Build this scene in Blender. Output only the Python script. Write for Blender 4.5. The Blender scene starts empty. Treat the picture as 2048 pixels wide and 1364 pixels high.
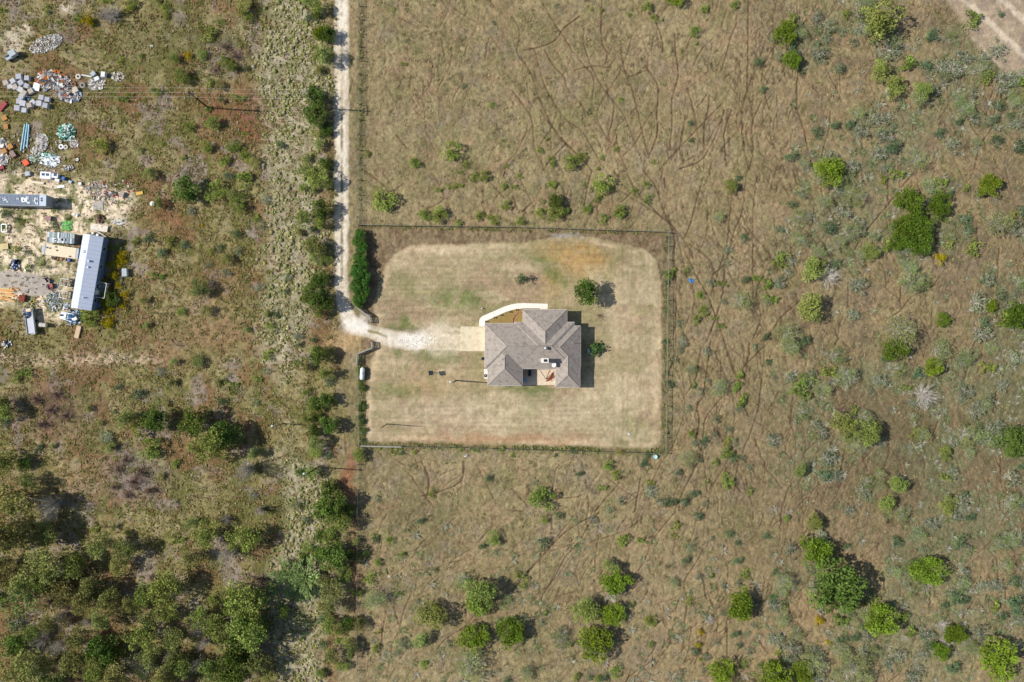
import bpy, math, random
import numpy as np
from mathutils import Vector

# ------------------------------------------------------------------ camera, sky, sun, exposure
H = 150.0            # drone height, m
S = 0.1              # metres per photograph pixel at ground level
SC = bpy.context.scene
cam = bpy.data.cameras.new("camera"); cam.lens = 36 * H / 204.8; cam.sensor_width = 36
cam.clip_end = 6000; cam.clip_start = 1
camo = bpy.data.objects.new("camera", cam); SC.collection.objects.link(camo)
camo.location = (0, 0, H); camo.rotation_euler = (0, 0, 0); SC.camera = camo
SUN_EL = math.radians(42); AZ = (-1.0, 0.07)
w = bpy.data.worlds.new("World"); SC.world = w; w.use_nodes = True
nt = w.node_tree; nt.nodes.clear()
sky = nt.nodes.new('ShaderNodeTexSky'); sky.sky_type = 'NISHITA'; sky.sun_disc = False
sky.sun_elevation = SUN_EL; sky.sun_rotation = math.atan2(AZ[0], AZ[1])
bg = nt.nodes.new('ShaderNodeBackground'); bg.inputs[1].default_value = 0.10
ow = nt.nodes.new('ShaderNodeOutputWorld')
nt.links.new(sky.outputs[0], bg.inputs[0]); nt.links.new(bg.outputs[0], ow.inputs[0])
sl = bpy.data.lights.new("sun", 'SUN'); sl.energy = 4.9; sl.angle = math.radians(0.5); sl.color = (1, 0.955, 0.89)
so = bpy.data.objects.new("sun", sl); SC.collection.objects.link(so)
tosun = Vector((AZ[0], AZ[1], 0)).normalized() * math.cos(SUN_EL) + Vector((0, 0, math.sin(SUN_EL)))
so.rotation_euler = tosun.to_track_quat('Z', 'Y').to_euler(); so.location = (-60, 5, 80)
vs = SC.view_settings; vs.view_transform = 'Standard'; vs.look = 'None'; vs.gamma = 1
vs.exposure = 0.0; vs.use_curve_mapping = False

rnd = random.Random(7); R = np.random.RandomState(11)
COL = SC.collection

# ------------------------------------------------------------------ helpers
def P(px, py, z=0.0):
    k = S * (H - z) / H
    return ((px - 1024) * k, (682 - py) * k, z)
def lin(c):
    out = []
    for v in c[:3]:
        v = v / 255.0
        out.append(v / 12.92 if v <= 0.04045 else ((v + 0.055) / 1.055) ** 2.4)
    return tuple(out)
def link(o): COL.objects.link(o); return o
def tag(o, label=None, cat=None, group=None, kind=None):
    if label: o['label'] = label
    if cat: o['category'] = cat
    if group: o['group'] = group
    if kind: o['kind'] = kind
    return o
def empty(name, loc, label, cat, group=None, rz=0):
    o = bpy.data.objects.new(name, None); link(o); o.location = loc; o.rotation_euler = (0, 0, rz)
    o.empty_display_size = 0.3
    return tag(o, label, cat, group)
def copy_tree(o, parent=None):
    c = o.copy(); link(c); c.parent = parent
    for ch in list(o.children): copy_tree(ch, c)
    return c

class MB:
    def __init__(s): s.v = []; s.f = []
    def box(s, cx, cy, cz, sx, sy, sz, rz=0.0, tilt=(0, 0)):
        n = len(s.v); c, q = math.cos(rz), math.sin(rz)
        for dz in (-.5, .5):
            for dx, dy in ((-.5, -.5), (.5, -.5), (.5, .5), (-.5, .5)):
                x, y = dx * sx, dy * sy
                s.v.append((cx + x * c - y * q, cy + x * q + y * c, cz + dz * sz + x * tilt[0] + y * tilt[1]))
        s.f += [(n, n+3, n+2, n+1), (n+4, n+5, n+6, n+7), (n, n+1, n+5, n+4), (n+1, n+2, n+6, n+5), (n+2, n+3, n+7, n+6), (n+3, n, n+4, n+7)]
        return s
    def tube(s, a, b, r0, r1=None, n=6, cap=True):
        r1 = r0 if r1 is None else r1
        a = Vector(a); b = Vector(b); d = (b - a)
        if d.length < 1e-6: return s
        d.normalize(); u = d.orthogonal().normalized(); v = d.cross(u); k = len(s.v)
        for p, r in ((a, r0), (b, r1)):
            for i in range(n):
                t = 2 * math.pi * i / n; s.v.append(tuple(p + u * (math.cos(t) * r) + v * (math.sin(t) * r)))
        for i in range(n): j = (i + 1) % n; s.f.append((k + i, k + j, k + n + j, k + n + i))
        if cap: s.f.append(tuple(k + i for i in reversed(range(n)))); s.f.append(tuple(k + n + i for i in range(n)))
        return s
    def prism(s, pts, z0, z1):
        n = len(pts); k = len(s.v)
        for z in (z0, z1):
            for p in pts: s.v.append((p[0], p[1], z if not callable(z) else z(p)))
        s.f.append(tuple(k + i for i in reversed(range(n)))); s.f.append(tuple(k + n + i for i in range(n)))
        for i in range(n): j = (i + 1) % n; s.f.append((k + i, k + j, k + n + j, k + n + i))
        return s
    def lathe(s, prof, cx, cy, n=16):
        k = len(s.v)
        for r, z in prof:
            for i in range(n):
                t = 2 * math.pi * i / n; s.v.append((cx + r * math.cos(t), cy + r * math.sin(t), z))
        for a in range(len(prof) - 1):
            for i in range(n):
                j = (i + 1) % n; s.f.append((k + a*n + i, k + a*n + j, k + (a+1)*n + j, k + (a+1)*n + i))
        s.f.append(tuple(k + (len(prof) - 1)*n + i for i in range(n)))
        return s
    def raw(s, vs_, fs): k = len(s.v); s.v += vs_; s.f += [tuple(i + k for i in f) for f in fs]; return s
    def build(s, name, m, parent=None, smooth=False):
        me = bpy.data.meshes.new(name); me.from_pydata(s.v, [], s.f); me.update()
        if m: me.materials.append(m)
        if smooth: me.polygons.foreach_set('use_smooth', [True] * len(me.polygons))
        o = bpy.data.objects.new(name, me); link(o)
        if parent: o.parent = parent
        return o

def mesh_np(name, V, F, cols=None, m=None, smooth=False):
    me = bpy.data.meshes.new(name); nf, k = F.shape
    me.vertices.add(len(V)); me.vertices.foreach_set('co', np.ascontiguousarray(V, dtype=np.float32).ravel())
    me.loops.add(nf * k); me.loops.foreach_set('vertex_index', np.ascontiguousarray(F, dtype=np.int32).ravel())
    me.polygons.add(nf); me.polygons.foreach_set('loop_start', np.arange(0, nf * k, k, dtype=np.int32))
    me.polygons.foreach_set('loop_total', np.full(nf, k, dtype=np.int32))
    if smooth: me.polygons.foreach_set('use_smooth', np.ones(nf, dtype=bool))
    me.update(calc_edges=True)
    if cols is not None:
        a = me.color_attributes.new('col', 'FLOAT_COLOR', 'POINT')
        c = np.ones((len(V), 4), dtype=np.float32); c[:, :cols.shape[1]] = cols
        a.data.foreach_set('color', c.ravel())
    if m: me.materials.append(m)
    return me

# ------------------------------------------------------------------ materials
MC = {}
def mat(name, c, rough=0.8, var=0.15, scale=3.0, metal=0.0, spec=0.3, bump=0.0, c2=None, detail=6, stretch=None):
    if name in MC: return MC[name]
    m = bpy.data.materials.new(name); m.use_nodes = True; n = m.node_tree.nodes; l = m.node_tree.links
    b = n['Principled BSDF']; b.inputs['Roughness'].default_value = rough; b.inputs['Metallic'].default_value = metal
    b.inputs['Specular IOR Level'].default_value = spec
    tc = n.new('ShaderNodeTexCoord'); nz = n.new('ShaderNodeTexNoise'); nz.inputs['Scale'].default_value = scale
    nz.inputs['Detail'].default_value = detail; nz.inputs['Roughness'].default_value = 0.65
    if stretch:
        mp = n.new('ShaderNodeMapping'); mp.inputs['Scale'].default_value = stretch
        l.new(tc.outputs['Object'], mp.inputs[0]); l.new(mp.outputs[0], nz.inputs['Vector'])
    else: l.new(tc.outputs['Object'], nz.inputs['Vector'])
    cr = n.new('ShaderNodeValToRGB'); a = lin(c); k = lin(c2) if c2 else tuple(x * (1 - 2 * var) for x in a)
    hi = tuple(min(1, x * (1 + var)) for x in a)
    cr.color_ramp.elements[0].position = 0.32; cr.color_ramp.elements[1].position = 0.68
    cr.color_ramp.elements[0].color = (*k, 1); cr.color_ramp.elements[1].color = (*hi, 1)
    e = cr.color_ramp.elements.new(0.5); e.color = (*a, 1)
    l.new(nz.outputs['Fac'], cr.inputs[0]); l.new(cr.outputs[0], b.inputs['Base Color'])
    if bump:
        bp = n.new('ShaderNodeBump'); bp.inputs['Strength'].default_value = bump; bp.inputs['Distance'].default_value = 0.1
        l.new(nz.outputs['Fac'], bp.inputs['Height']); l.new(bp.outputs[0], b.inputs['Normal'])
    MC[name] = m; return m

def leaf_mat(name, c, transl=0.25, hue=0.06, val=0.25):
    m = bpy.data.materials.new(name); m.use_nodes = True; n = m.node_tree.nodes; l = m.node_tree.links
    n.remove(n['Principled BSDF'])
    at = n.new('ShaderNodeVertexColor'); at.layer_name = 'col'
    oi = n.new('ShaderNodeObjectInfo')
    mx = n.new('ShaderNodeMix'); mx.data_type = 'RGBA'; mx.blend_type = 'MULTIPLY'; mx.inputs[0].default_value = 1
    mx.inputs[7].default_value = (*lin(c), 1); l.new(at.outputs[0], mx.inputs[6])
    hs = n.new('ShaderNodeHueSaturation'); l.new(mx.outputs[2], hs.inputs['Color'])
    def mr(lo, hi, src):
        q = n.new('ShaderNodeMapRange'); q.inputs[3].default_value = lo; q.inputs[4].default_value = hi; l.new(src, q.inputs[0]); return q.outputs[0]
    l.new(mr(0.5 - hue / 2, 0.5 + hue / 2, oi.outputs['Random']), hs.inputs['Hue'])
    mu = n.new('ShaderNodeMath'); mu.operation = 'MULTIPLY'; mu.inputs[1].default_value = 7.31; l.new(oi.outputs['Random'], mu.inputs[0])
    fr = n.new('ShaderNodeMath'); fr.operation = 'FRACT'; l.new(mu.outputs[0], fr.inputs[0])
    l.new(mr(1 - val, 1 + val, fr.outputs[0]), hs.inputs['Value'])
    d = n.new('ShaderNodeBsdfDiffuse'); t = n.new('ShaderNodeBsdfTranslucent'); ms = n.new('ShaderNodeMixShader')
    ms.inputs[0].default_value = transl
    l.new(hs.outputs[0], d.inputs[0]); l.new(hs.outputs[0], t.inputs[0]); l.new(d.outputs[0], ms.inputs[1]); l.new(t.outputs[0], ms.inputs[2])
    l.new(ms.outputs[0], n['Material Output'].inputs[0]); return m

def ground_mat():
    m = bpy.data.materials.new('ground_cover'); m.use_nodes = True; n = m.node_tree.nodes; l = m.node_tree.links
    b = n['Principled BSDF']; b.inputs['Roughness'].default_value = 0.95; b.inputs['Specular IOR Level'].default_value = 0.1
    at = n.new('ShaderNodeVertexColor'); at.layer_name = 'col'
    ge = n.new('ShaderNodeNewGeometry')
    def noise(sc, det, ro=0.6, dist=0.0):
        z = n.new('ShaderNodeTexNoise'); z.inputs['Scale'].default_value = sc; z.inputs['Detail'].default_value = det
        z.inputs['Roughness'].default_value = ro; z.inputs['Distortion'].default_value = dist
        l.new(ge.outputs['Position'], z.inputs['Vector']); return z.outputs['Fac']
    def M(op, a, b_=None, c=None):
        q = n.new('ShaderNodeMath'); q.operation = op
        for i, x in enumerate((a, b_, c)):
            if x is None: continue
            if isinstance(x, (int, float)): q.inputs[i].default_value = x
            else: l.new(x, q.inputs[i])
        return q.outputs[0]
    n1 = noise(1.6, 5, 0.7, 0.6); n2 = noise(5.0, 4, 0.7)
    # alpha channel of the attribute carries how shaggy the cover is (0 gravel .. 1 tall grass)
    rg = at.outputs['Alpha']
    s1 = M('SUBTRACT', n1, 0.5); s2 = M('SUBTRACT', n2, 0.5)
    sm = M('ADD', M('MULTIPLY', s1, 1.1), M('MULTIPLY', s2, 1.2))
    gain = M('ADD', M('MULTIPLY', sm, M('ADD', M('MULTIPLY', rg, 0.95), 0.35)), 1.0)
    gain = M('MAXIMUM', gain, 0.2)
    mx = n.new('ShaderNodeVectorMath'); mx.operation = 'SCALE'; l.new(at.outputs['Color'], mx.inputs[0]); l.new(gain, mx.inputs['Scale'])
    # straw / green flecks
    n3 = noise(2.7, 3, 0.6, 1.0)
    hs = n.new('ShaderNodeHueSaturation'); l.new(mx.outputs[0], hs.inputs['Color'])
    l.new(M('ADD', M('MULTIPLY', M('SUBTRACT', n3, 0.5), 0.07), 0.5), hs.inputs['Hue'])
    l.new(hs.outputs[0], b.inputs['Base Color'])
    bp = n.new('ShaderNodeBump'); bp.inputs['Distance'].default_value = 0.5
    l.new(M('ADD', M('MULTIPLY', rg, 0.75), 0.12), bp.inputs['Strength'])
    l.new(M('ADD', n1, M('MULTIPLY', n2, 0.35)), bp.inputs['Height']); l.new(bp.outputs[0], b.inputs['Normal'])
    return m
GM = ground_mat()

# ------------------------------------------------------------------ ground painting (numpy)
def vnoise(x, y, sc, seed):
    r = np.random.RandomState(seed); T = r.rand(256, 256)
    x = x / sc + 1000.0; y = y / sc + 1000.0
    xi = np.floor(x).astype(int); yi = np.floor(y).astype(int); fx = x - xi; fy = y - yi
    fx = fx * fx * (3 - 2 * fx); fy = fy * fy * (3 - 2 * fy)
    a = T[xi % 256, yi % 256]; b = T[(xi+1) % 256, yi % 256]; c = T[xi % 256, (yi+1) % 256]; d = T[(xi+1) % 256, (yi+1) % 256]
    return (a*(1-fx)+b*fx)*(1-fy) + (c*(1-fx)+d*fx)*fy
def fbm(x, y, sc, seed, o=4, g=0.55):
    t = 0; a = 1; n_ = 0
    for i in range(o): t = t + a * vnoise(x, y, sc, seed + i * 17); n_ += a; a *= g; sc /= 2.03
    return t / n_
def ss(a, b, x): t = np.clip((x - a) / (b - a), 0, 1); return t * t * (3 - 2 * t)
def sdpoly(x, y, pts):
    d = np.full(x.shape, 1e9); inside = np.zeros(x.shape, bool); n = len(pts)
    for i in range(n):
        x0, y0 = pts[i]; x1, y1 = pts[(i + 1) % n]; ex, ey = x1 - x0, y1 - y0
        t = np.clip(((x - x0) * ex + (y - y0) * ey) / (ex * ex + ey * ey + 1e-9), 0, 1)
        d = np.minimum(d, (x - x0 - t * ex) ** 2 + (y - y0 - t * ey) ** 2)
        c = ((y0 > y) != (y1 > y)) & (x < ex * (y - y0) / (ey if ey else 1e-9) + x0); inside ^= c
    d = np.sqrt(d); return np.where(inside, -d, d)
def sdline(x, y, pts):
    d = np.full(x.shape, 1e9)
    for (x0, y0), (x1, y1) in zip(pts[:-1], pts[1:]):
        ex, ey = x1 - x0, y1 - y0
        t = np.clip(((x - x0) * ex + (y - y0) * ey) / (ex * ex + ey * ey + 1e-9), 0, 1)
        d = np.minimum(d, (x - x0 - t * ex) ** 2 + (y - y0 - t * ey) ** 2)
    return np.sqrt(d)

ROAD = [(669,-60),(669,300),(670,560),(672,600),(679,625),(685,652),(701,667),(734,673),(755,684),(779,694),(818,700),(846,700),(860,690),(876,684),(866,674),(850,664),(830,668),(790,662),(760,656),(731,647),(710,630),(699,606),(695,560),(697,400),(697,-60)]
LAWN = [(733,888),(729,850),(732,790),(741,722),(752,702),(752,640),(748,610),(762,560),(770,532),(790,505),(820,491),(900,488),(1050,485),(1120,472),(1190,474),(1240,487),(1290,499),(1314,520),(1322,560),(1323,700),(1321,889),(1300,899),(1150,893),(1000,893),(900,888),(800,884)]
YARD = [(724,452),(1336,465),(1331,906),(722,892)]
DRIVE = [(-60,538),(40,545),(96,553),(118,575),(112,592),(70,592),(20,584),(-60,572)]
SAND = [(-80,350),(60,345),(120,362),(200,372),(262,380),(272,410),(235,450),(190,468),(150,470),(146,560),(142,612),(120,640),(60,640),(30,612),(-80,608)]
STRIP = [(545,-60),(640,-60),(652,200),(640,420),(628,560),(600,700),(560,760),(520,700),(540,560),(545,380),(520,200)]
STRIP2 = [(560,900),(650,960),(650,1080),(640,1200),(648,1420),(560,1420),(545,1250),(540,1130),(580,1020)]
DIRT = [(1850,-60),(2200,-60),(2200,330),(2048,168),(1960,95)]

# cattle trails, photograph pixels
def q4(ox, oy, pts): return [(ox + a / 4, oy + b / 4) for a, b in pts]
TR = []
for pts in ([(240,20),(400,280),(560,500),(650,620),(640,800)], [(70,450),(160,600),(200,740),(330,1020),(530,1240)],
            [(100,400),(180,400),(240,620),(300,760),(430,950),(560,1050),(640,1180),(720,1330)], [(870,380),(900,560),(970,740),(1030,1000),(1100,1260)],
            [(960,280),(920,430),(850,600),(760,740),(680,920),(760,1100),(830,1180),(920,1350)], [(1070,520),(1130,620),(1170,700),(1160,900),(1160,1080),(1090,1260)],
            [(1690,820),(1560,950),(1400,1120),(1220,1310),(1180,1364)], [(1890,0),(1890,200),(1880,700),(1840,900),(1860,1200),(1900,1364)],
            [(1800,180),(1750,300),(1730,380),(1700,480),(1680,560)], [(1980,500),(1910,650),(1850,800)], [(2000,800),(1920,1000),(1930,1200),(1900,1350)],
            [(260,400),(330,520),(420,620),(440,700),(560,840),(590,940)], [(820,820),(800,980),(770,1080)], [(720,0),(715,180),(720,340),(760,420),(750,500)],
            [(580,220),(570,320),(600,440),(640,540),(720,690),(820,820),(900,930),(950,1060),(1000,1180),(1040,1290)],
            [(0,130),(60,250),(40,420),(100,500)], [(0,720),(90,840),(160,960),(180,1180),(240,1300),(250,1364)], [(230,880),(300,990),(420,1140),(560,1270),(640,1364)],
            [(1150,170),(1200,310),(1210,420)], [(1300,260),(1310,420),(1330,600),(1280,800),(1280,1000),(1260,1200)], [(1580,760),(1570,880),(1540,1000),(1540,1200)],
            [(1700,880),(1640,1060),(1570,1200),(1500,1290),(1340,1350)], [(1760,880),(1700,1060),(1720,1330)], [(440,1140),(300,1290),(250,1364)],
            [(130,400),(330,330),(420,220),(540,130)], [(500,560),(640,530),(800,540)], [(940,610),(1080,560)], [(1400,700),(1440,830),(1470,960)]):
    TR.append(q4(1024, 0, pts))
for pts in ([(1050,0),(1150,130),(1240,380),(1380,560),(1450,700)], [(1530,50),(1500,160),(1460,300),(1430,420),(1380,540)], [(1880,0),(1840,330),(1780,480),(1740,640),(1690,760),(1600,850),(1620,1000)],
            [(1760,200),(1740,400),(1720,580),(1660,780),(1590,1000)], [(1960,50),(1930,300),(1925,500),(1930,900),(1930,1060),(1980,1200),(2040,1360)],
            [(850,150),(960,220),(1180,360),(1300,470),(1340,600),(1360,680),(1400,850),(1460,1000),(1470,1100)], [(1380,640),(1480,850),(1580,1030),(1640,1200),(1700,1360)],
            [(1700,750),(1680,1000),(1630,1180),(1560,1360)], [(640,0),(600,150),(580,280)], [(920,20),(990,160),(1080,260),(1230,400)], [(880,250),(1000,130)],
            [(1250,400),(1300,560),(1290,700),(1310,900),(1310,1360)], [(1440,880),(1460,1020),(1440,1180),(1440,1300)], [(340,80),(400,130),(440,220)], [(60,60),(130,200),(180,300)],
            [(1730,820),(1850,1000)], [(1400,580),(1560,690),(1620,800)], [(1840,360),(1890,460),(1940,540)], [(1560,200),(1565,420),(1540,560),(1500,640)], [(2040,780),(1960,960),(1990,1180),(1920,1360)],
            [(0,200),(60,340)], [(180,240),(80,330)], [(1220,60),(1225,140)], [(1620,1220),(1560,1364)]):
    TR.append(q4(1024, 341, pts))
for pts in ([(1310,0),(1300,130),(1250,280),(1240,500)], [(1320,110),(1360,250),(1380,460),(1370,600),(1290,830),(1180,1000),(1100,1180),(1050,1340)],
            [(1590,0),(1570,160),(1550,300),(1530,440),(1480,520),(1500,640),(1470,800)], [(1700,0),(1740,150),(1820,330),(1830,450),(1890,600)],
            [(2000,60),(1880,180),(1800,290)], [(1960,0),(2000,200),(2000,300),(1960,580),(1860,850),(1800,1030),(1780,1200)], [(1680,450),(1550,620),(1520,850),(1470,1000),(1380,1180),(1300,1360)],
            [(1510,60),(1490,200),(1470,300),(1390,430)], [(380,990),(350,1030),(330,1150),(320,1230)], [(1620,80),(1700,260),(1760,420),(1780,600),(1760,850),(1770,980)],
            [(1520,850),(1540,1000),(1560,1200)], [(1760,880),(1700,1000),(1600,1180),(1560,1364)], [(1640,700),(1680,800),(1720,860)], [(1900,20),(1890,160)], [(1440,1060),(1380,1180)],
            [(760,1090),(900,1200),(1000,1250)], [(0,1180),(130,1330)], [(860,1130),(660,1364)], [(1030,1090),(980,1364)], [(1870,1100),(1920,1320)], [(1940,780),(2040,1040)]):
    TR.append(q4(1024, 682, pts))
for pts in ([(700,0),(600,130),(540,240),(430,360),(330,540),(240,680),(230,780),(205,870)], [(1310,0),(1200,130),(1110,260),(1080,350),(1010,480)],
            [(1530,300),(1480,400),(1380,560),(1400,720),(1380,900),(1370,1080)], [(640,40),(540,90),(420,170),(300,290),(200,400),(60,560),(0,640)], [(1050,0),(1030,100)],
            [(1680,340),(1730,480),(1700,660)], [(1720,880),(1720,1040),(1720,1150)], [(940,350),(910,440)], [(1090,620),(1030,730)], [(1510,480),(1560,700)], [(1960,1000),(2030,1120)],
            [(320,20),(320,150)], [(500,480),(540,600)]):
    TR.append(q4(1024, 1023, pts))
for pts in ([(1240,600),(1230,740),(1290,860)], [(1410,560),(1390,680),(1320,760)], [(1120,1080),(1200,1180)], [(1480,300),(1500,420),(1520,520)], [(1860,300),(1830,480)]): TR.append(q4(512, 0, pts))
for pts in ([(870,0),(1000,100),(1130,250)], [(1420,30),(1480,150),(1500,230),(1400,290),(1290,350)], [(1830,40),(1950,180),(1990,220)], [(1180,100),(1100,170)], [(1820,150),(1810,260)]): TR.append(q4(512, 341, pts))
for pts in ([(1660,960),(1640,1120),(1480,1200),(1330,1240)], [(1780,1020),(1860,1180),(1920,1300)], [(1100,940),(1200,1000)], [(1320,960),(1380,1100),(1370,1240)], [(600,560),(700,700),(720,900)], [(1220,1060),(1420,1330)]): TR.append(q4(512, 682, pts))
for pts in ([(1240,660),(1180,800),(1140,960),(1090,1060),(1080,1150),(1040,1340)], [(1040,800),(1010,980),(1000,1180)], [(1100,760),(1140,900)], [(1020,380),(1060,500)], [(880,1040),(850,1180)]): TR.append(q4(512, 1023, pts))
for pts in ([(240,600),(230,850),(290,1050),(320,1200),(360,1330)], [(500,880),(490,1020),(440,1200),(430,1340)], [(680,860),(730,1000),(760,1200)], [(570,560),(580,740),(560,800)], [(1800,720),(1740,960)], [(1440,840),(1360,960)], [(360,680),(410,780)]): TR.append(q4(1536, 0, pts))
for pts in ([(430,40),(430,180),(490,300),(540,420)], [(370,300),(340,460),(200,600),(190,690)], [(1130,60),(960,270),(820,440),(700,620),(640,760)], [(960,0),(960,240)], [(1420,780),(1300,940),(1150,1010),(1060,1120),(960,1180)],
            [(260,1040),(100,1180),(0,1340)], [(640,900),(640,1180)], [(1500,420),(1500,680)], [(1850,620),(1840,860)], [(1060,920),(1060,1100)], [(940,340),(960,480)], [(660,750),(760,700)], [(1470,460),(1400,560)]): TR.append(q4(1536, 341, pts))
for pts in ([(970,800),(960,900),(900,1080),(820,1220)], [(1380,560),(1340,700),(1290,800)], [(1050,940),(1080,1060)], [(740,880),(800,1040)], [(620,830),(590,1000),(580,1120)], [(1720,1080),(1790,1280)], [(160,1180),(110,1360)],
            [(1830,400),(1800,560)], [(0,1040),(120,1180)], [(260,1140),(280,1240)], [(1860,1000),(1860,1140)], [(120,880),(200,960)], [(1250,940),(1250,1100)]): TR.append(q4(1536, 682, pts))
for pts in ([(1070,480),(1060,700)], [(930,540),(940,660)], [(1520,460),(1400,350)], [(1300,600),(1290,820)], [(240,880),(320,1040),(440,1140),(530,1240)], [(160,700),(180,820)], [(110,0),(90,240)], [(1680,700),(1760,820)], [(1240,840),(1160,1060)], [(1900,640),(1910,760)],
            [(700,280),(780,180),(800,60)], [(1640,720),(1560,860)]): TR.append(q4(1536, 1023, pts))
NH = len(TR)
def smooth(pts, k=5):     # Catmull-Rom through the points
    if len(pts) < 3: return pts
    q = [pts[0]] + pts + [pts[-1]]; out = []
    for a, b, c, d in zip(q[:-3], q[1:-2], q[2:-1], q[3:]):
        for i in range(k):
            t = i / k; out.append(tuple(.5 * (2*b[m] + (c[m]-a[m])*t + (2*a[m]-5*b[m]+4*c[m]-d[m])*t*t + (-a[m]+3*b[m]-3*c[m]+d[m])*t**3) for m in (0, 1)))
    return out + [pts[-1]]
TR = [smooth(p) for p in TR]
for k in range(760):      # fainter trails that run with the lie of the pasture
    x = rnd.uniform(730, 2060); y = rnd.uniform(-20, 1370)
    if rnd.random() < .25: x = rnd.uniform(1330, 1620)
    fam = rnd.choice([0, 0, 0, 1, 2]); ph = rnd.uniform(-.12, .12); pts = []; sg = rnd.choice((-1, 1))
    for i in range(rnd.randint(8, 34)):
        if 712 < x < 1342 and 446 < y < 912: break
        base = 1.5 + .30 * math.sin(x / 170 + y / 260) + .18 * math.sin(y / 90 + x / 60)
        if y > 915 and x < 1450: base = 2.15 + .25 * math.sin(x / 120)
        a = base + (0, .62, -.58)[fam] + ph + .22 * math.sin(i * .55 + ph * 40) + rnd.gauss(0, .10); pts.append((x, y)); x += math.cos(a) * 11 * sg; y += math.sin(a) * 11 * sg
    if len(pts) > 3: TR.append(pts)

CELL = 0.2; X0, X1, Y0, Y1 = -106.0, 106.0, -72.0, 72.0
nx = int(round((X1 - X0) / CELL)) + 1; ny = int(round((Y1 - Y0) / CELL)) + 1
gx = np.linspace(X0, X1, nx); gy = np.linspace(Y0, Y1, ny); GX, GY = np.meshgrid(gx, gy)
px = GX / S + 1024; py = 682 - GY / S

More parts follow.
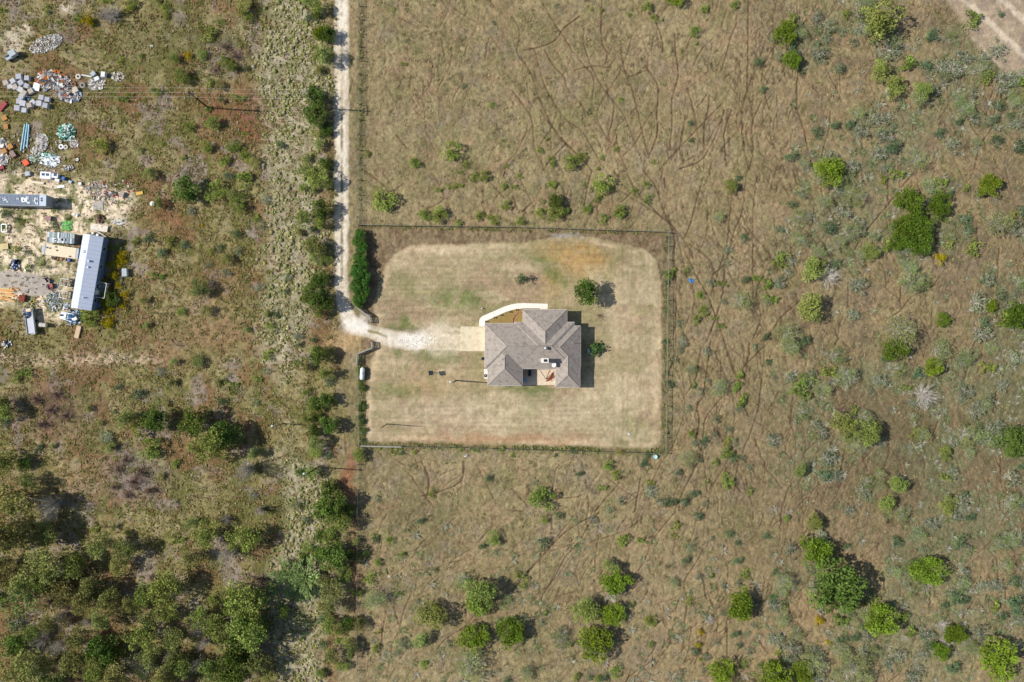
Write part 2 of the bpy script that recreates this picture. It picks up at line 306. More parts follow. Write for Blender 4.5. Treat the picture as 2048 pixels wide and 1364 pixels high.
def L(c): return np.array(lin(c))
def paint(px, py, fine=True):
    C = np.empty(px.shape + (3,)); rg = np.full(px.shape, 0.62)
    def mix(c, m):
        nonlocal C
        C = C + (L(c) - C) * np.clip(m, 0, 1)[..., None]
    big = fbm(px, py, 160, 1); med = fbm(px, py, 48, 2); sml = fbm(px, py, 14, 3); tiny = fbm(px, py, 6.5, 4, 3)
    w1 = (fbm(px, py, 40, 5) - 0.5) * 40; w2 = (fbm(px, py, 40, 6) - 0.5) * 40
    C[...] = L((143, 130, 95))
    # pasture
    mix((129, 119, 84), ss(0.42, 0.6, med) * .8); mix((152, 137, 103), ss(0.5, 0.66, fbm(px, py, 60, 8)) * 0.7)
    mix((154, 126, 98), ss(0.58, 0.7, fbm(px, py, 26, 9)) * 0.45); mix((134, 122, 104), ss(0.54, 0.7, fbm(px, py, 33, 12)) * 0.5)
    mix((158, 143, 106), ss(0.52, 0.66, sml) * 0.45); mix((124, 122, 78), ss(0.56, 0.72, fbm(px, py, 38, 10)) * 0.35)
    # right hand soil, warm, plus painted cloud shade
    rt = ss(1480, 1640, px + w1 * 2)
    mix((152, 131, 98), rt * ss(0.45, 0.6, fbm(px, py, 36, 13)) * 0.6)
    mix((124, 110, 88), rt * ss(0.5, 0.68, fbm(px, py, 42, 14)) * 0.75)
    cloud_shade = np.exp(-((px - 1850) / 330) ** 2 - ((py - 900) / 230) ** 2)  # soft cloud shade at lower right, painted in as browner soil colour
    mix((108, 98, 72), cloud_shade * 0.9); mix((116, 104, 78), ss(1900, 2048, px + w1) * .5)
    br = ss(1060, 1250, py) * ss(1150, 1500, px); mix((162, 140, 104), br * 0.6 * ss(0.35, 0.6, med))
    bz = ss(1490, 1620, px) * ss(.46, .60, fbm(px, py, 95, 96, 3)); mix((116, 118, 86), bz * .55)
    # left scrub
    lf = 1 - ss(655, 705, px + w1 * 0.5)
    mix((137, 127, 84), lf); mix((154, 142, 104), lf * ss(0.48, 0.62, fbm(px, py, 30, 21)) * 0.8)
    mix((108, 106, 60), lf * ss(0.46, 0.62, fbm(px, py, 44, 22)) * 0.85)
    mix((132, 98, 72), lf * ss(0.52, 0.66, fbm(px, py, 52, 23)) * 0.7)
    mix((146, 132, 120), lf * ss(0.58, 0.7, fbm(px, py, 36, 24)) * 0.8)
    def blob(cx, cy, rx, ry): return np.exp(-(((px + w1 - cx) / rx) ** 2 + ((py + w2 - cy) / ry) ** 2) ** 1.5)
    mix((128, 88, 64), np.maximum.reduce([blob(490, 235, 42, 75), blob(420, 205, 60, 30) * .7, blob(570, 60, 5, 5), blob(330, 430, 60, 50) * .6, blob(440, 560, 60, 60) * .5]) * 0.85)
    mix((150, 135, 128), np.maximum(blob(440, 110, 45, 40), blob(270, 950, 60, 55)) * 0.7)
    mix((148, 128, 92), blob(390, 660, 110, 70) * 0.6); mix((156, 136, 96), blob(150, 960, 70, 40) * 0.7)
    mix((122, 100, 82), blob(100, 830, 90, 60) * 0.7)
    mix((104, 100, 62), blob(330, 90, 130, 60) * 0.5); mix((128, 84, 62), blob(712, 1130, 12, 110) * .45); mix((150, 95, 70), blob(700, 960, 18, 50) * .7)
    mix((190, 160, 118), blob(690, 685, 38, 26) * 0.8)
    # pale strips with bunch grass
    wx = px + w1 * 0.7; wy = py + w2 * 0.7
    s1 = np.maximum(1 - ss(-26, 26, sdpoly(wx, wy, STRIP)), 1 - ss(-22, 22, sdpoly(wx, wy, STRIP2)))
    mix((174, 164, 138), s1 * (0.45 + 0.5 * ss(0.35, 0.6, sml))); rg = rg - s1 * 0.15
    mix((120, 118, 78), s1 * ss(0.5, 0.62, fbm(px, py, 12, 31)) * 0.55)
    # levelled soil bank
    bank = np.exp(-((py + w2 * .25 - 719) / 13) ** 2) * (1 - ss(280, 360, px)); mix((198, 174, 146), bank * 0.85 * ss(.3, .5, sml))
    # sandy scrap yard
    sa = 1 - ss(-16, 14, sdpoly(wx, wy, SAND)); mix((226, 208, 178), sa * (0.62 + 0.38 * ss(0.35, 0.5, sml)))
    mix((112, 118, 66), sa * ss(0.55, 0.64, fbm(px, py, 20, 33)) * 0.8)
    mix((214, 200, 176), np.maximum.reduce([blob(22, 85, 26, 26), blob(130, 8, 18, 14), blob(250, 445, 16, 12), blob(52, 60, 22, 10)]) * 0.8)
    dd = sdpoly(px + w1 * .12, py + w2 * .12, DRIVE); dv = 1 - ss(-3, 5, dd); mix((172, 162, 150), dv); rg = rg * (1 - dv * 0.8)
    # beyond-the-yard edges
    yd = 1 - ss(-1, 3, sdpoly(px, py, YARD)); mix((138, 119, 92), yd * 0.75); mix((112, 90, 70), yd * ss(0.5, 0.62, sml) * .6)
    dl = sdpoly(px + w1 * 0.14, py + w2 * 0.14, LAWN); lw = 1 - ss(-4, 3, dl); rg = rg * (1 - lw) + 0.34 * lw
    mix((165, 148, 115), lw); mix((160, 137, 110), lw * ss(0.48, 0.64, fbm(px, py, 70, 41)) * 0.8)
    mix((138, 134, 92), lw * ss(0.48, 0.62, fbm(px, py, 80, 42)) * 0.5); mix((126, 128, 84), lw * ss(.56, .66, fbm(px, py, 11, 46, 3)) * ss(.45, .6, fbm(px, py, 90, 47)) * .5); mix((182, 164, 132), lw * ss(0.52, 0.66, fbm(px, py * 1.6, 50, 43)) * 0.7)
    ring = lw * np.exp(-((dl + 8) / 6.0) ** 2) * ss(0.4, 0.6, fbm(px, py, 40, 44)); mix((204, 180, 146), ring * 0.7)
    mix((158, 122, 92), blob(1010, 880, 170, 12) * lw * .7)
    G_ = [(1110,540,22,40,.8),(1085,520,22,20,.6),(925,600,60,26,.6),(850,575,50,26,.25),(800,650,34,14,.75),(1060,782,64,9,.95),(1090,800,26,16,.6),(1060,812,16,22,.5),(880,705,60,14,.5),(790,712,16,12,.6),
          (1120,540,10,45,.6),(1195,700,18,22,.3),(790,780,24,16,.45),(960,750,30,50,.25),(990,720,18,14,.3),(1280,700,20,60,.2),(880,780,16,18,.3)]
    for a, b, c, d, e in G_: mix((112, 120, 72), lw * blob(a, b, c, d) * e * (0.5 + ss(.35, .6, sml)))
    for a, b, c, d, e in [(1165,515,55,36,.9),(1100,570,22,24,.6),(1130,495,60,14,.7),(880,770,80,30,.3)]: mix((170, 138, 88), lw * blob(a, b, c, d) * e * (.5 + .5 * ss(.35, .6, sml)))
    for a, b, c, d, e in [(1000,830,160,40,.6),(1190,800,90,50,.6),(1250,870,60,18,.6),(1240,600,40,60,.35),(900,500,90,10,.6),(850,815,60,26,.4)]: mix((198, 180, 148), lw * blob(a, b, c, d) * e * (.4 + .6 * ss(.35, .6, sml)))
    # mowing lines
    vert = ss(1190, 1260, px); st = np.where(vert > 0.5, np.sin(px * 0.72 + w2 * .1), np.sin(py * 0.80 + w1 * .1))
    st2 = fbm(np.where(vert > .5, px * 3, px / 5), np.where(vert > .5, py / 5, py * 3), 14, 45, 3) - 0.5
    C = C * (1 + (lw * (st * 0.022 + st2 * 0.36))[..., None])
    # fence-line weeds
    for pl, cc, wd in (([(722,-60),(719,450)], (98, 98, 58), 4), ([(724,452),(1336,465)], (112, 104, 66), 3.5), ([(1333,465),(1329,906)], (104, 106, 64), 4.5), ([(1331,904),(722,890)], (98, 102, 56), 6), ([(722,890),(722,740)], (84, 96, 46), 6)):
        d = sdline(px + w1 * .08, py + w2 * .08, pl); m_ = (1 - ss(wd * .6, wd * 2.2, d)) * (0.4 + 0.6 * ss(.4, .6, sml)); mix(cc, m_ * .6); rg = np.maximum(rg, m_ * .7)
    mix((170, 165, 155), blob(1130, 467, 26, 6) * .8)
    # gravel
    rd = sdpoly(px + (sml - .5) * 7, py + (sml - .5) * 7, ROAD); rm = 1 - ss(-2.5, 2.5, rd)
    mix((222, 211, 191), rm); rg = rg * (1 - rm * 0.75)
    midx = (1 - ss(1.2, 3.6, np.abs(px - 683.5 + (tiny - .5) * 2))) * (py < 560); mix((124, 114, 88), rm * midx * (0.45 + 0.5 * ss(60, 330, py)) * ss(.25, .5, sml))
    mix((200, 184, 158), rm * ss(.45, .62, fbm(px * 2.2, py * .35, 16, 51)) * .6); mix((150, 138, 116), rm * ss(.6, .68, fbm(px, py, 12, 52)) * .4)
    mix((170, 150, 120), rm * (1 - ss(0, 4, np.abs(rd + 2))) * .35)
    mix((130, 124, 80), (1 - ss(1.5, 3.5, sdline(px, py, [(737,662),(755,666),(772,673)]))) * .9); mix((150, 136, 110), blob(696, 647, 5, 5))
    wh = np.maximum(blob(835, 680, 48, 15), blob(716, 650, 20, 22)); mix((238, 232, 222), np.maximum(wh * 0.85 * ss(.3, .5, sml + wh * .35), 0)); rg = rg * (1 - wh * .8)
    for yy in (659, 671, 683, 698):
        t = (1 - ss(1.6, 4.2, np.abs(py - yy + (sml - .5) * 4))) * ss(840, 890, px) * (px < 921) * (px > 700); mix((212, 198, 172), t * .75)
    mix((216, 202, 174), blob(886, 677, 44, 26) * .8)
    # dirt road, top right
    dr = 1 - ss(-8, 10, sdpoly(px + w1 * .3, py + w2 * .3, DIRT)); mix((176, 156, 132), dr * .85); rg = rg * (1 - dr * .4)
    u = (px - 1850 - (py + 60) * 1.05); tk = np.sin(u * 0.085); mix((212, 196, 172), dr * ss(.45, .95, tk) * .7); mix((140, 126, 112), dr * ss(.5, .62, fbm(px, py, 16, 61)) * .5)
    if fine:
        # tiny clumping
        C = C * ((1 + (tiny - .5) * (0.35 + 0.75 * rg) + (R.rand(*px.shape) - .5) * (0.08 + 0.20 * rg)) * (.87 + .26 * fbm(px, py, 150, 99)))[..., None]
    return C, rg, lw, rm, dv, dr, s1

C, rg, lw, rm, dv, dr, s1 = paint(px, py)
# carve trails
TC = np.zeros(px.shape); TA = np.zeros(px.shape); TF = np.zeros(px.shape)
for ti, pl in enumerate(TR):
    wj = rnd.uniform(0.8, 1.15); hand = ti < NH; TT = TC if hand else TA; stg = rnd.uniform(.65, .9) if hand else rnd.uniform(.35, .75)
    for (x0, y0), (x1, y1) in zip(pl[:-1], pl[1:]):
        # wander a little inside each leg
        n_ = max(1, int(math.hypot(x1 - x0, y1 - y0) / 6)); prev = (x0, y0)
        for i in range(1, n_ + 1):
            t = i / n_; q = (x0 + (x1 - x0) * t + (rnd.gauss(0, .9) if i < n_ else 0), y0 + (y1 - y0) * t + (rnd.gauss(0, 0.5) if i < n_ else 0))
            ax, bx = sorted((prev[0], q[0])); ay, by = sorted((prev[1], q[1]))
            i0 = max(0, int(((ax - 7 - 1024) * S - X0) / CELL)); i1 = min(nx, int(((bx + 7 - 1024) * S - X0) / CELL) + 2)
            j0 = max(0, int(((682 - by - 7) * S - Y0) / CELL)); j1 = min(ny, int(((682 - ay + 7) * S - Y0) / CELL) + 2)
            if i1 > i0 and j1 > j0:
                sub = sdline(px[j0:j1, i0:i1], py[j0:j1, i0:i1], [prev, q]) / wj
                TT[j0:j1, i0:i1] = np.maximum(TT[j0:j1, i0:i1], stg * (1 - ss(0.4, 2.0 if hand else 1.7, sub))); TF[j0:j1, i0:i1] = np.maximum(TF[j0:j1, i0:i1], stg * (1 - ss(1.5, 5.5, sub)))
            prev = q
outy = 1 - np.maximum(np.maximum(lw, rm), dr)
brk = ss(0.30, 0.55, fbm(px, py, 9, 71, 3)); fadeb = 0.7 + 0.3 * ss(.35, .6, fbm(px, py, 70, 72))
core = np.maximum(TC * (0.62 + 0.38 * brk), TA * (0.3 + 0.7 * brk) * (.25 + .75 * ss(.4, .56, fbm(px, py, 45, 74)))) * outy; flank = TF * outy * (1 - core) * fadeb
crk = np.exp(-((fbm(px, py * .75, 13, 75, 3) - .5) / .022) ** 2) * outy * (0.25 + .75 * ss(.4, .62, fbm(px, py, 60, 76))) * rg
web = np.exp(-((fbm(px * 1.15, py * .8, 36, 77, 4, .5) - .5) / .015) ** 2) * outy * (px > 715) * (.3 + .7 * brk) * (.3 + .7 * ss(.4, .6, fbm(px, py, 120, 78)))
C = C * (1 - .32 * crk)[..., None] * (1 - .6 * web)[..., None]
C = C + (L((176, 146, 112)) - C) * (flank * 0.42)[..., None]
C = C + (L((68, 54, 38)) - C) * (np.clip(core * 1.15, 0, .92))[..., None]
bumpz = (fbm(px, py, 9, 81, 3) - .5) * 0.30 * rg + (fbm(px, py, 80, 82) - .5) * 0.25 * rg - core * 0.13 - crk * .08 - web * .09 + (vnoise(px, py, 4.2, 84) - .5) * .16 * rg
bumpz = bumpz * outy + (fbm(px, py, 12, 83, 2) - .5) * 0.02
hz = 1 - ss(-10, 20, sdpoly(px, py, [(915,600),(1190,600),(1190,790),(915,790)])); bumpz = bumpz * (1 - hz)
V = np.stack([GX, GY, bumpz], -1).reshape(-1, 3)
CA = np.concatenate([C, rg[..., None]], -1).reshape(-1, 4).astype(np.float32); CA = np.clip(CA, 0.004, 1)
idx = np.arange(nx * ny).reshape(ny, nx)
F = np.stack([idx[:-1, :-1], idx[:-1, 1:], idx[1:, 1:], idx[1:, :-1]], -1).reshape(-1, 4)
def fm(m): return ((m[:-1, :-1] + m[1:, 1:]) / 2).reshape(-1)
cls = np.zeros(len(F), int)
cls[fm(lw) > .5] = 1; cls[fm(rm) > .5] = 2; cls[fm(dv) > .5] = 3; cls[fm(dr) > .5] = 4
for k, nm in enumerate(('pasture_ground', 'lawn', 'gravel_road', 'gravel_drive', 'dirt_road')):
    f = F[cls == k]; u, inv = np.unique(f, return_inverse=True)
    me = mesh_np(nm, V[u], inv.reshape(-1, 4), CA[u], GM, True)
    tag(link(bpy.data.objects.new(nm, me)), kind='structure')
# land beyond the frame, out to the horizon
rings = []; vv = []; ff = []
steps = [0, 3, 8, 18, 40, 90, 200, 500, 1200, 3000]
per = [(x, Y0) for x in np.linspace(X0, X1, 60)[:-1]] + [(X1, y) for y in np.linspace(Y0, Y1, 40)[:-1]] + [(x, Y1) for x in np.linspace(X1, X0, 60)[:-1]] + [(X0, y) for y in np.linspace(Y1, Y0, 40)[:-1]]
for s_ in steps:
    for x, y in per: vv.append((x * (1 + s_ / 106), y * (1 + s_ / 72 * .7), 0 if s_ else -0.15))
n_ = len(per)
for a in range(len(steps) - 1):
    for i in range(n_): j = (i + 1) % n_; ff.append((a*n_+i, (a+1)*n_+i, (a+1)*n_+j, a*n_+j))
vv = np.array(vv); vx = np.clip(vv[:, 0] / S + 1024, -2000, 4000); vy = np.clip(682 - vv[:, 1] / S, -2000, 3500)
Co = paint(vx, vy, False); ca = np.concatenate([Co[0], Co[1][:, None]], -1)
tag(link(bpy.data.objects.new('outer_land', mesh_np('outer_land', vv, np.array(ff), ca, GM, True))), kind='structure')

# ------------------------------------------------------------------ grass tufts (stuff)
LM = {}
def lm(k, *a, **kw):
    if k not in LM: LM[k] = leaf_mat(k, *a, **kw)
    return LM[k]
def tufts(name, pts, rad, cols, blades, hgt, matr, seed, wf=1.0):
    r = np.random.RandomState(seed); n = len(pts); B = blades
    az = r.rand(n, B) * 2 * np.pi; ln = rad[:, None] * (0.55 + 0.6 * r.rand(n, B)); el = 0.25 + 0.9 * r.rand(n, B)
    dx = np.cos(az); dy = np.sin(az); c = np.stack([np.repeat(pts[:, :1], B, 1), np.repeat(pts[:, 1:2], B, 1), np.full((n, B), 0.0)], -1)
    off = ln * 0.25 * r.rand(n, B)
    base = c + np.stack([dx * off, dy * off, 0 * off - .03], -1)
    tip = c + np.stack([dx * ln, dy * ln, ln * hgt * np.sin(el) + .05], -1)
    midp = (base * .45 + tip * .55) + np.stack([0 * ln, 0 * ln, ln * hgt * .45], -1)
    wd = (0.20 + .16 * r.rand(n, B)) * rad[:, None] * wf; cols = cols * 1.35
    side = np.stack([-dy * wd, dx * wd, 0 * wd], -1)
    V_ = np.stack([base, midp - side, tip, midp + side], 2).reshape(-1, 3)
    F_ = np.arange(len(V_)).reshape(-1, 4)
    cc = (cols[:, None, :] * (0.7 + 0.6 * r.rand(n, B, 1)))
    cc = np.repeat(cc.reshape(-1, 1, 3), 4, 1).reshape(-1, 3)
    me = mesh_np(name, V_, F_, cc, matr); o = link(bpy.data.objects.new(name, me)); return tag(o, kind='stuff')
white_leaf = leaf_mat('dry_grass_blades', (255, 255, 255), 0.15, 0.0, 0.0)
def mounds(name, pts, rad, cols, hgt, matr, seed):
    r = np.random.RandomState(seed); n = len(pts); K = 8; a = np.arange(K) / K * 2 * np.pi
    rows = []
    for f, z in ((1.0, -.05), (.85, .45), (.5, .85)):
        j = f * rad[:, None] * (0.8 + .4 * r.rand(n, K)); rows.append(np.stack([pts[:, :1] + np.cos(a) * j, pts[:, 1:2] + np.sin(a) * j, rad[:, None] * hgt * z * (.8 + .4 * r.rand(n, K))], -1))
    top = np.stack([pts[:, 0], pts[:, 1], rad * hgt], -1)[:, None, :]
    V_ = np.concatenate(rows + [top], 1); k = V_.shape[1]; F_ = []
    for q in range(2):
        for i in range(K): F_.append((q*K+i, q*K+(i+1) % K, (q+1)*K+(i+1) % K, (q+1)*K+i))
    for i in range(0, K, 2): F_.append((2*K+i, 2*K+(i+1) % K, 2*K+(i+2) % K, 3*K))
    F_ = (np.array(F_)[None] + (np.arange(n) * k)[:, None, None]).reshape(-1, 4)
    cc = cols[:, None, :] * (0.7 + .6 * r.rand(n, k, 1))
    me = mesh_np(name, V_.reshape(-1, 3), F_, cc.reshape(-1, 3), matr); return tag(link(bpy.data.objects.new(name, me)), kind='stuff')
def sample(n, box, mask, seed):
    r = np.random.RandomState(seed); x = r.uniform(box[0], box[2], n); y = r.uniform(box[1], box[3], n)
    k = r.rand(n) < mask(x, y); return np.stack([(x[k] - 1024) * S, (682 - y[k]) * S], -1), x[k], y[k]
def pick(pal, n, r): p = np.array([lin(c) for c in pal]); return p[r.randint(0, len(p), n)]
def m_strip(x, y):
    wx = (fbm(x, y, 40, 5) - .5) * 28; wy = (fbm(x, y, 40, 6) - .5) * 28
    return np.maximum(1 - ss(-22, 26, sdpoly(x + wx, y + wy, STRIP)), 1 - ss(-18, 22, sdpoly(x + wx, y + wy, STRIP2))) * (0.12 + .88 * ss(.40, .56, fbm(x, y, 20, 90)))
pts, xx, yy = sample(7600, (490, -30, 672, 1390), m_strip, 5)
tag(mounds('bunch_grass', pts, np.minimum(.15 + R.exponential(.10, len(pts)), .5), pick([(146,144,96),(132,134,84),(156,152,110),(146,140,110),(120,126,78),(158,150,122)], len(pts), R) * 1.1, .85, white_leaf, 1), 'round olive bunch grass tufts dotted over the pale ground left of the gravel track', 'grass')
tag(tufts('dry_grass', pts[::2] + R.uniform(-.5, .5, (len(pts[::2]), 2)), R.uniform(.25, .6, len(pts[::2])), pick([(170,162,120),(140,140,84)], len(pts[::2]), R), 8, .5, white_leaf, 17), 'short straw-coloured grass between the bunch grass tufts', 'grass')
def m_left(x, y):
    d = sdpoly(x, y, SAND); return (x < 668 + 8 * np.sin(y * .05)) * (1 - 0.8 * m_strip(x, y)) * np.where(d < 0, .25, 1) * (0.3 + .7 * ss(.38, .6, fbm(x, y, 26, 91)))
pts, xx, yy = sample(44000, (-40, -30, 720, 1390), m_left, 6)
tag(tufts('scrub_grass', pts, R.uniform(.18, .48, len(pts)), pick([(132,126,72),(112,114,58),(150,136,92),(120,94,66),(140,120,84),(98,104,52),(158,146,112)], len(pts), R) * .9, 9, .55, white_leaf, 2, .62), 'shaggy olive and brown scrub grass covering the land left of the track', 'grass')
def m_past(x, y):
    ii = np.clip(((682 - y) * S - Y0) / CELL, 0, ny - 1).astype(int); jj = np.clip(((x - 1024) * S - X0) / CELL, 0, nx - 1).astype(int)
    return (1 - np.clip(TF[ii, jj] * 1.6, 0, 1)) * (x > 724) * (sdpoly(x, y, YARD) > 2) * (sdpoly(x, y, DIRT) > 0) * (0.25 + .75 * ss(.4, .62, fbm(x, y, 34, 92)))
pts, xx, yy = sample(24000, (724, -30, 2090, 1390), m_past, 7)
tag(tufts('pasture_grass', pts, R.uniform(.14, .34, len(pts)), pick([(148,132,96),(126,120,80),(160,142,106),(112,112,66),(140,118,90)], len(pts), R), 6, .5, white_leaf, 3), 'low dry pasture grass tufts around and beyond the fenced yard', 'grass')
def m_fence(x, y):
    m = 0
    for pl, wd in (([(722,-60),(719,450)], 4), ([(724,454),(1336,467)], 3), ([(1334,467),(1330,906)], 4), ([(1331,903),(722,889)], 6), ([(723,890),(723,740)], 5)):
        m = np.maximum(m, 1 - ss(wd * .4, wd * 1.4, sdline(x, y, pl)))
    return m * .55 * ss(.35, .6, fbm(x, y, 22, 93))
pts, xx, yy = sample(60000, (700, -30, 1350, 920), m_fence, 8)
tag(tufts('fence_weeds', pts, R.uniform(.15, .38, len(pts)), pick([(104,116,60),(122,126,74),(136,130,84),(96,108,56)], len(pts), R), 6, .8, white_leaf, 4), 'green weeds grown up along the wire fence lines', 'weeds')

def m_brush(x, y):
    right = ss(1500, 1640, x) * (sdpoly(x, y, DIRT) > 20); low = ss(980, 1150, y) * (x > 725) * .6
    return np.maximum(right, low) * (.12 + .88 * ss(.44, .58, fbm(x, y, 95, 96, 3)))
pts, xx, yy = sample(6800, (724, -30, 2090, 1390), m_brush, 9)
tag(tufts('grey_brush', pts, R.uniform(.35, 1.15, len(pts)), pick([(128,134,104),(138,138,118),(112,122,82),(146,144,126),(104,114,78)], len(pts), R), 22, .4, white_leaf, 5, .2), 'thin grey-green twiggy brush spread over the right-hand pasture', 'brush')
# ------------------------------------------------------------------ plant prototypes (unit crown radius)
def leafmesh(name, c, d, up, ln, wd, tint, m):
    d = d / np.linalg.norm(d, axis=1, keepdims=True); s = np.cross(d, up); s /= np.linalg.norm(s, axis=1, keepdims=True) + 1e-6
    a = c - d * (ln * .5)[:, None]; b = c + d * (ln * .5)[:, None]; s = s * (wd * .5)[:, None]; mid = c
    V_ = np.stack([a, mid - s, b, mid + s], 1).reshape(-1, 3); F_ = np.arange(len(V_)).reshape(-1, 4)
    return mesh_np(name, V_, F_, np.repeat(tint, 4, 0), m)
def crown(name, m, seed, n=1500, lobes=22, lr=.3, zc=.55, flat=.6, ln=.13, wd=.07, radial=0.0, ragged=.15, spread=.72, yellow=0.0, aspect=1.0):
    r = np.random.RandomState(seed)
    a = r.rand(lobes) * 2 * np.pi; rr = np.sqrt(r.rand(lobes)) * spread * (1 + ragged * r.randn(lobes)); zz = (r.rand(lobes) * .9 - .25)
    L_ = np.stack([rr * np.cos(a) , rr * np.sin(a), zc + zz * flat * (1 - .55 * rr)], -1); lrad = lr * (0.7 + .7 * r.rand(lobes))
    k = r.randint(0, lobes, n); u = r.randn(n, 3); u /= np.linalg.norm(u, axis=1, keepdims=True); u[:, 2] = np.where(u[:, 2] < -.3, -u[:, 2], u[:, 2])
    sh = (0.72 + .35 * r.rand(n)); c = L_[k] + u * (lrad[k] * sh)[:, None] * np.array([1, 1, .75]); c[:, 2] = np.maximum(c[:, 2], .04)
    out = c - np.array([0, 0, zc * .3]); out /= np.linalg.norm(out, axis=1, keepdims=True)
    d = r.randn(n, 3) * (1 - radial) + out * radial * 1.6 + u * .3; up = r.randn(n, 3) * .55 + np.array([0, 0, 1.0]) + out * .5
    tint = (0.72 + .5 * r.rand(lobes))[k][:, None] * (0.75 + .5 * r.rand(n, 1)) * np.array([[1, 1, 1]])
    if yellow: y_ = (r.rand(n) < yellow)[:, None]; tint = np.where(y_, tint * np.array([[2.6, 1.7, .5]]), tint)
    c[:, 0] *= aspect; 
    return leafmesh(name, c, d, up, ln * (.6 + .8 * r.rand(n)), wd * (.6 + .8 * r.rand(n)), tint, m)
def branches(name, m, seed, n=26, up=.5, r0=.035, twigs=5, fan=6.28, rad=1.0):
    r = random.Random(seed); mb = MB()
    for i in range(n):
        a = r.random() * fan; e = r.uniform(.25, 1.2); L0 = rad * r.uniform(.6, 1.05); p = Vector((r.gauss(0, .03), r.gauss(0, .03), 0)); segs = 3
        d = Vector((math.cos(a) * math.cos(e), math.sin(a) * math.cos(e), math.sin(e) * up * 1.4)).normalized(); rd_ = r0 * r.uniform(.6, 1.1)
        for s_ in range(segs):
            q = p + d * (L0 / segs); mb.tube(p, q, rd_, rd_ * .62, 3, False)
            for t in range(twigs):
                f = r.random(); b = p.lerp(q, f); td = (d + Vector((r.gauss(0, .55), r.gauss(0, .55), r.gauss(0, .3)))).normalized()
                mb.tube(b, b + td * L0 * r.uniform(.12, .32), rd_ * .42, rd_ * .18, 3, False)
            p = q; rd_ *= .62; d = (d + Vector((r.gauss(0, .3), r.gauss(0, .3), r.gauss(0, .18) - .03))).normalized()
    me = bpy.data.meshes.new(name); me.from_pydata(mb.v, [], mb.f); me.update(); me.materials.append(m); return me

bark = mat('bark', (96, 80, 64), .9, .2, 6); deadwood = mat('dead_wood', (206, 198, 186), .9, .18, 4); deadbrown = mat('dead_brown_wood', (150, 126, 112), .9, .2, 4)
m_cedar = lm('cedar_foliage', (118, 138, 46), .12, .03, .2); m_dcedar = lm('dark_cedar_foliage', (100, 122, 44), .2, .02, .1); m_dark = lm('dark_foliage', (98, 118, 54), .12, .035, .25)
m_green = lm('green_foliage', (142, 154, 80), .16, .035, .22); m_olive = lm('olive_foliage', (146, 150, 88), .14, .07, .3)
m_lime = lm('lime_foliage', (150, 166, 82), .3, .04, .15); m_mesq = lm('mesquite_foliage', (152, 164, 106), .25, .05, .18)
m_grey = lm('greygreen_foliage', (142, 150, 118), .2, .05, .22); m_hedge = lm('hedge_foliage', (84, 120, 52), .2, .03, .18)
m_yel = lm('yellow_foliage', (140, 138, 30), .2, .03, .15); m_teal = lm('bluegreen_foliage', (104, 124, 86), .2, .05, .2)
m_cane = lm('cane_foliage', (160, 182, 116), .25, .02, .1)
PROTO = {}
def proto(kind, meshes_crown, meshes_stem, zc, noun, cat, desc, group): PROTO[kind] = dict(c=meshes_crown, s=meshes_stem, zc=zc, noun=noun, cat=cat, desc=desc, group=group)
def stems(seed, m=bark, n=7, r0=.05, up=1.3, twigs=1): return branches('trunk', m, seed, n, up, r0, twigs, rad=.75)
proto('cedar', [crown('crown', m_cedar, 10 + i, 2900, 42, .23, .55, .6, .105, .055, .45, .14, .66 + .03 * i) for i in range(6)], [stems(1), branches('trunk', deadwood, 301, 12, 1.25, .02, 4, rad=1.0), stems(8), branches('trunk', deadwood, 302, 9, 1.3, .022, 5, rad=.95)], .5, 'cedar_bush', 'bush', 'bright yellow-green cedar bush', 'cedar bushes scattered over the land')
proto('dcedar', [crown('crown', m_dcedar, 210 + i, 3000, 46, .22, .55, .6, .10, .055, .4, .12, .74) for i in range(2)], [stems(1)], .5, 'cedar_bush', 'bush', 'dark olive-green cedar bush', 'cedar bushes scattered over the land')
proto('dark', [crown('crown', m_dark, 20 + i, 2300, 20, .31, .6, .8, .12, .07, .3, .16, .74) for i in range(3)], [stems(2)], .6, 'dark_tree', 'tree', 'dark green leafy tree', 'dark green trees')
proto('green', [crown('crown', m_green, 30 + i, 1900, 17, .32, .6, .75, .10, .06, .3, .2, .74) for i in range(4)], [stems(3)], .6, 'green_tree', 'tree', 'mid-green bushy tree', 'bushy green trees')
proto('olive', [crown('crown', m_olive, 40 + i, 1800, 15, .34, .65, .8, .11, .055, .3, .25, .68) for i in range(4)], [branches('trunk', deadbrown, 44, 14, .9, .022, 3)], .6, 'olive_tree', 'tree', 'olive feathery tree', 'feathery olive trees of the thicket')
proto('lime', [crown('crown', m_lime, 50 + i, 900, 16, .30, .35, .5, .13, .07, .4, .2, .7) for i in range(4)], [stems(5)], .35, 'lime_bush', 'bush', 'light lime-green bush', 'lime-green bushes of the pasture')
proto('mesq', [crown('crown', m_mesq, 60 + i, 1700, 26, .26, .5, .5, .085, .03, .5, .2, .78) for i in range(3)], [branches('trunk', deadwood, 64 + i, 50, .95, .013, 5) for i in range(3)], .5, 'mesquite_tree', 'tree', 'airy pale mesquite tree', 'airy mesquite trees')
proto('dead', [None], [branches('branches', deadwood, 74 + i, 46, .85, .018, 12) for i in range(3)], .4, 'dead_shrub', 'dead shrub', 'bare grey-white dead shrub', 'bare dead shrubs')
proto('brown', [None], [branches('branches', deadbrown, 84 + i, 46, .85, .018, 12) for i in range(2)], .4, 'dead_shrub', 'dead shrub', 'bare brownish dead shrub', 'bare dead shrubs')
proto('yellow', [crown('crown', m_yel, 90 + i, 800, 14, .32, .4, .5, .13, .08, .2, .2, .7, .3) for i in range(2)], [stems(9)], .4, 'yellow_bush', 'bush', 'yellow-flowering bush', 'yellow-flowering bushes')
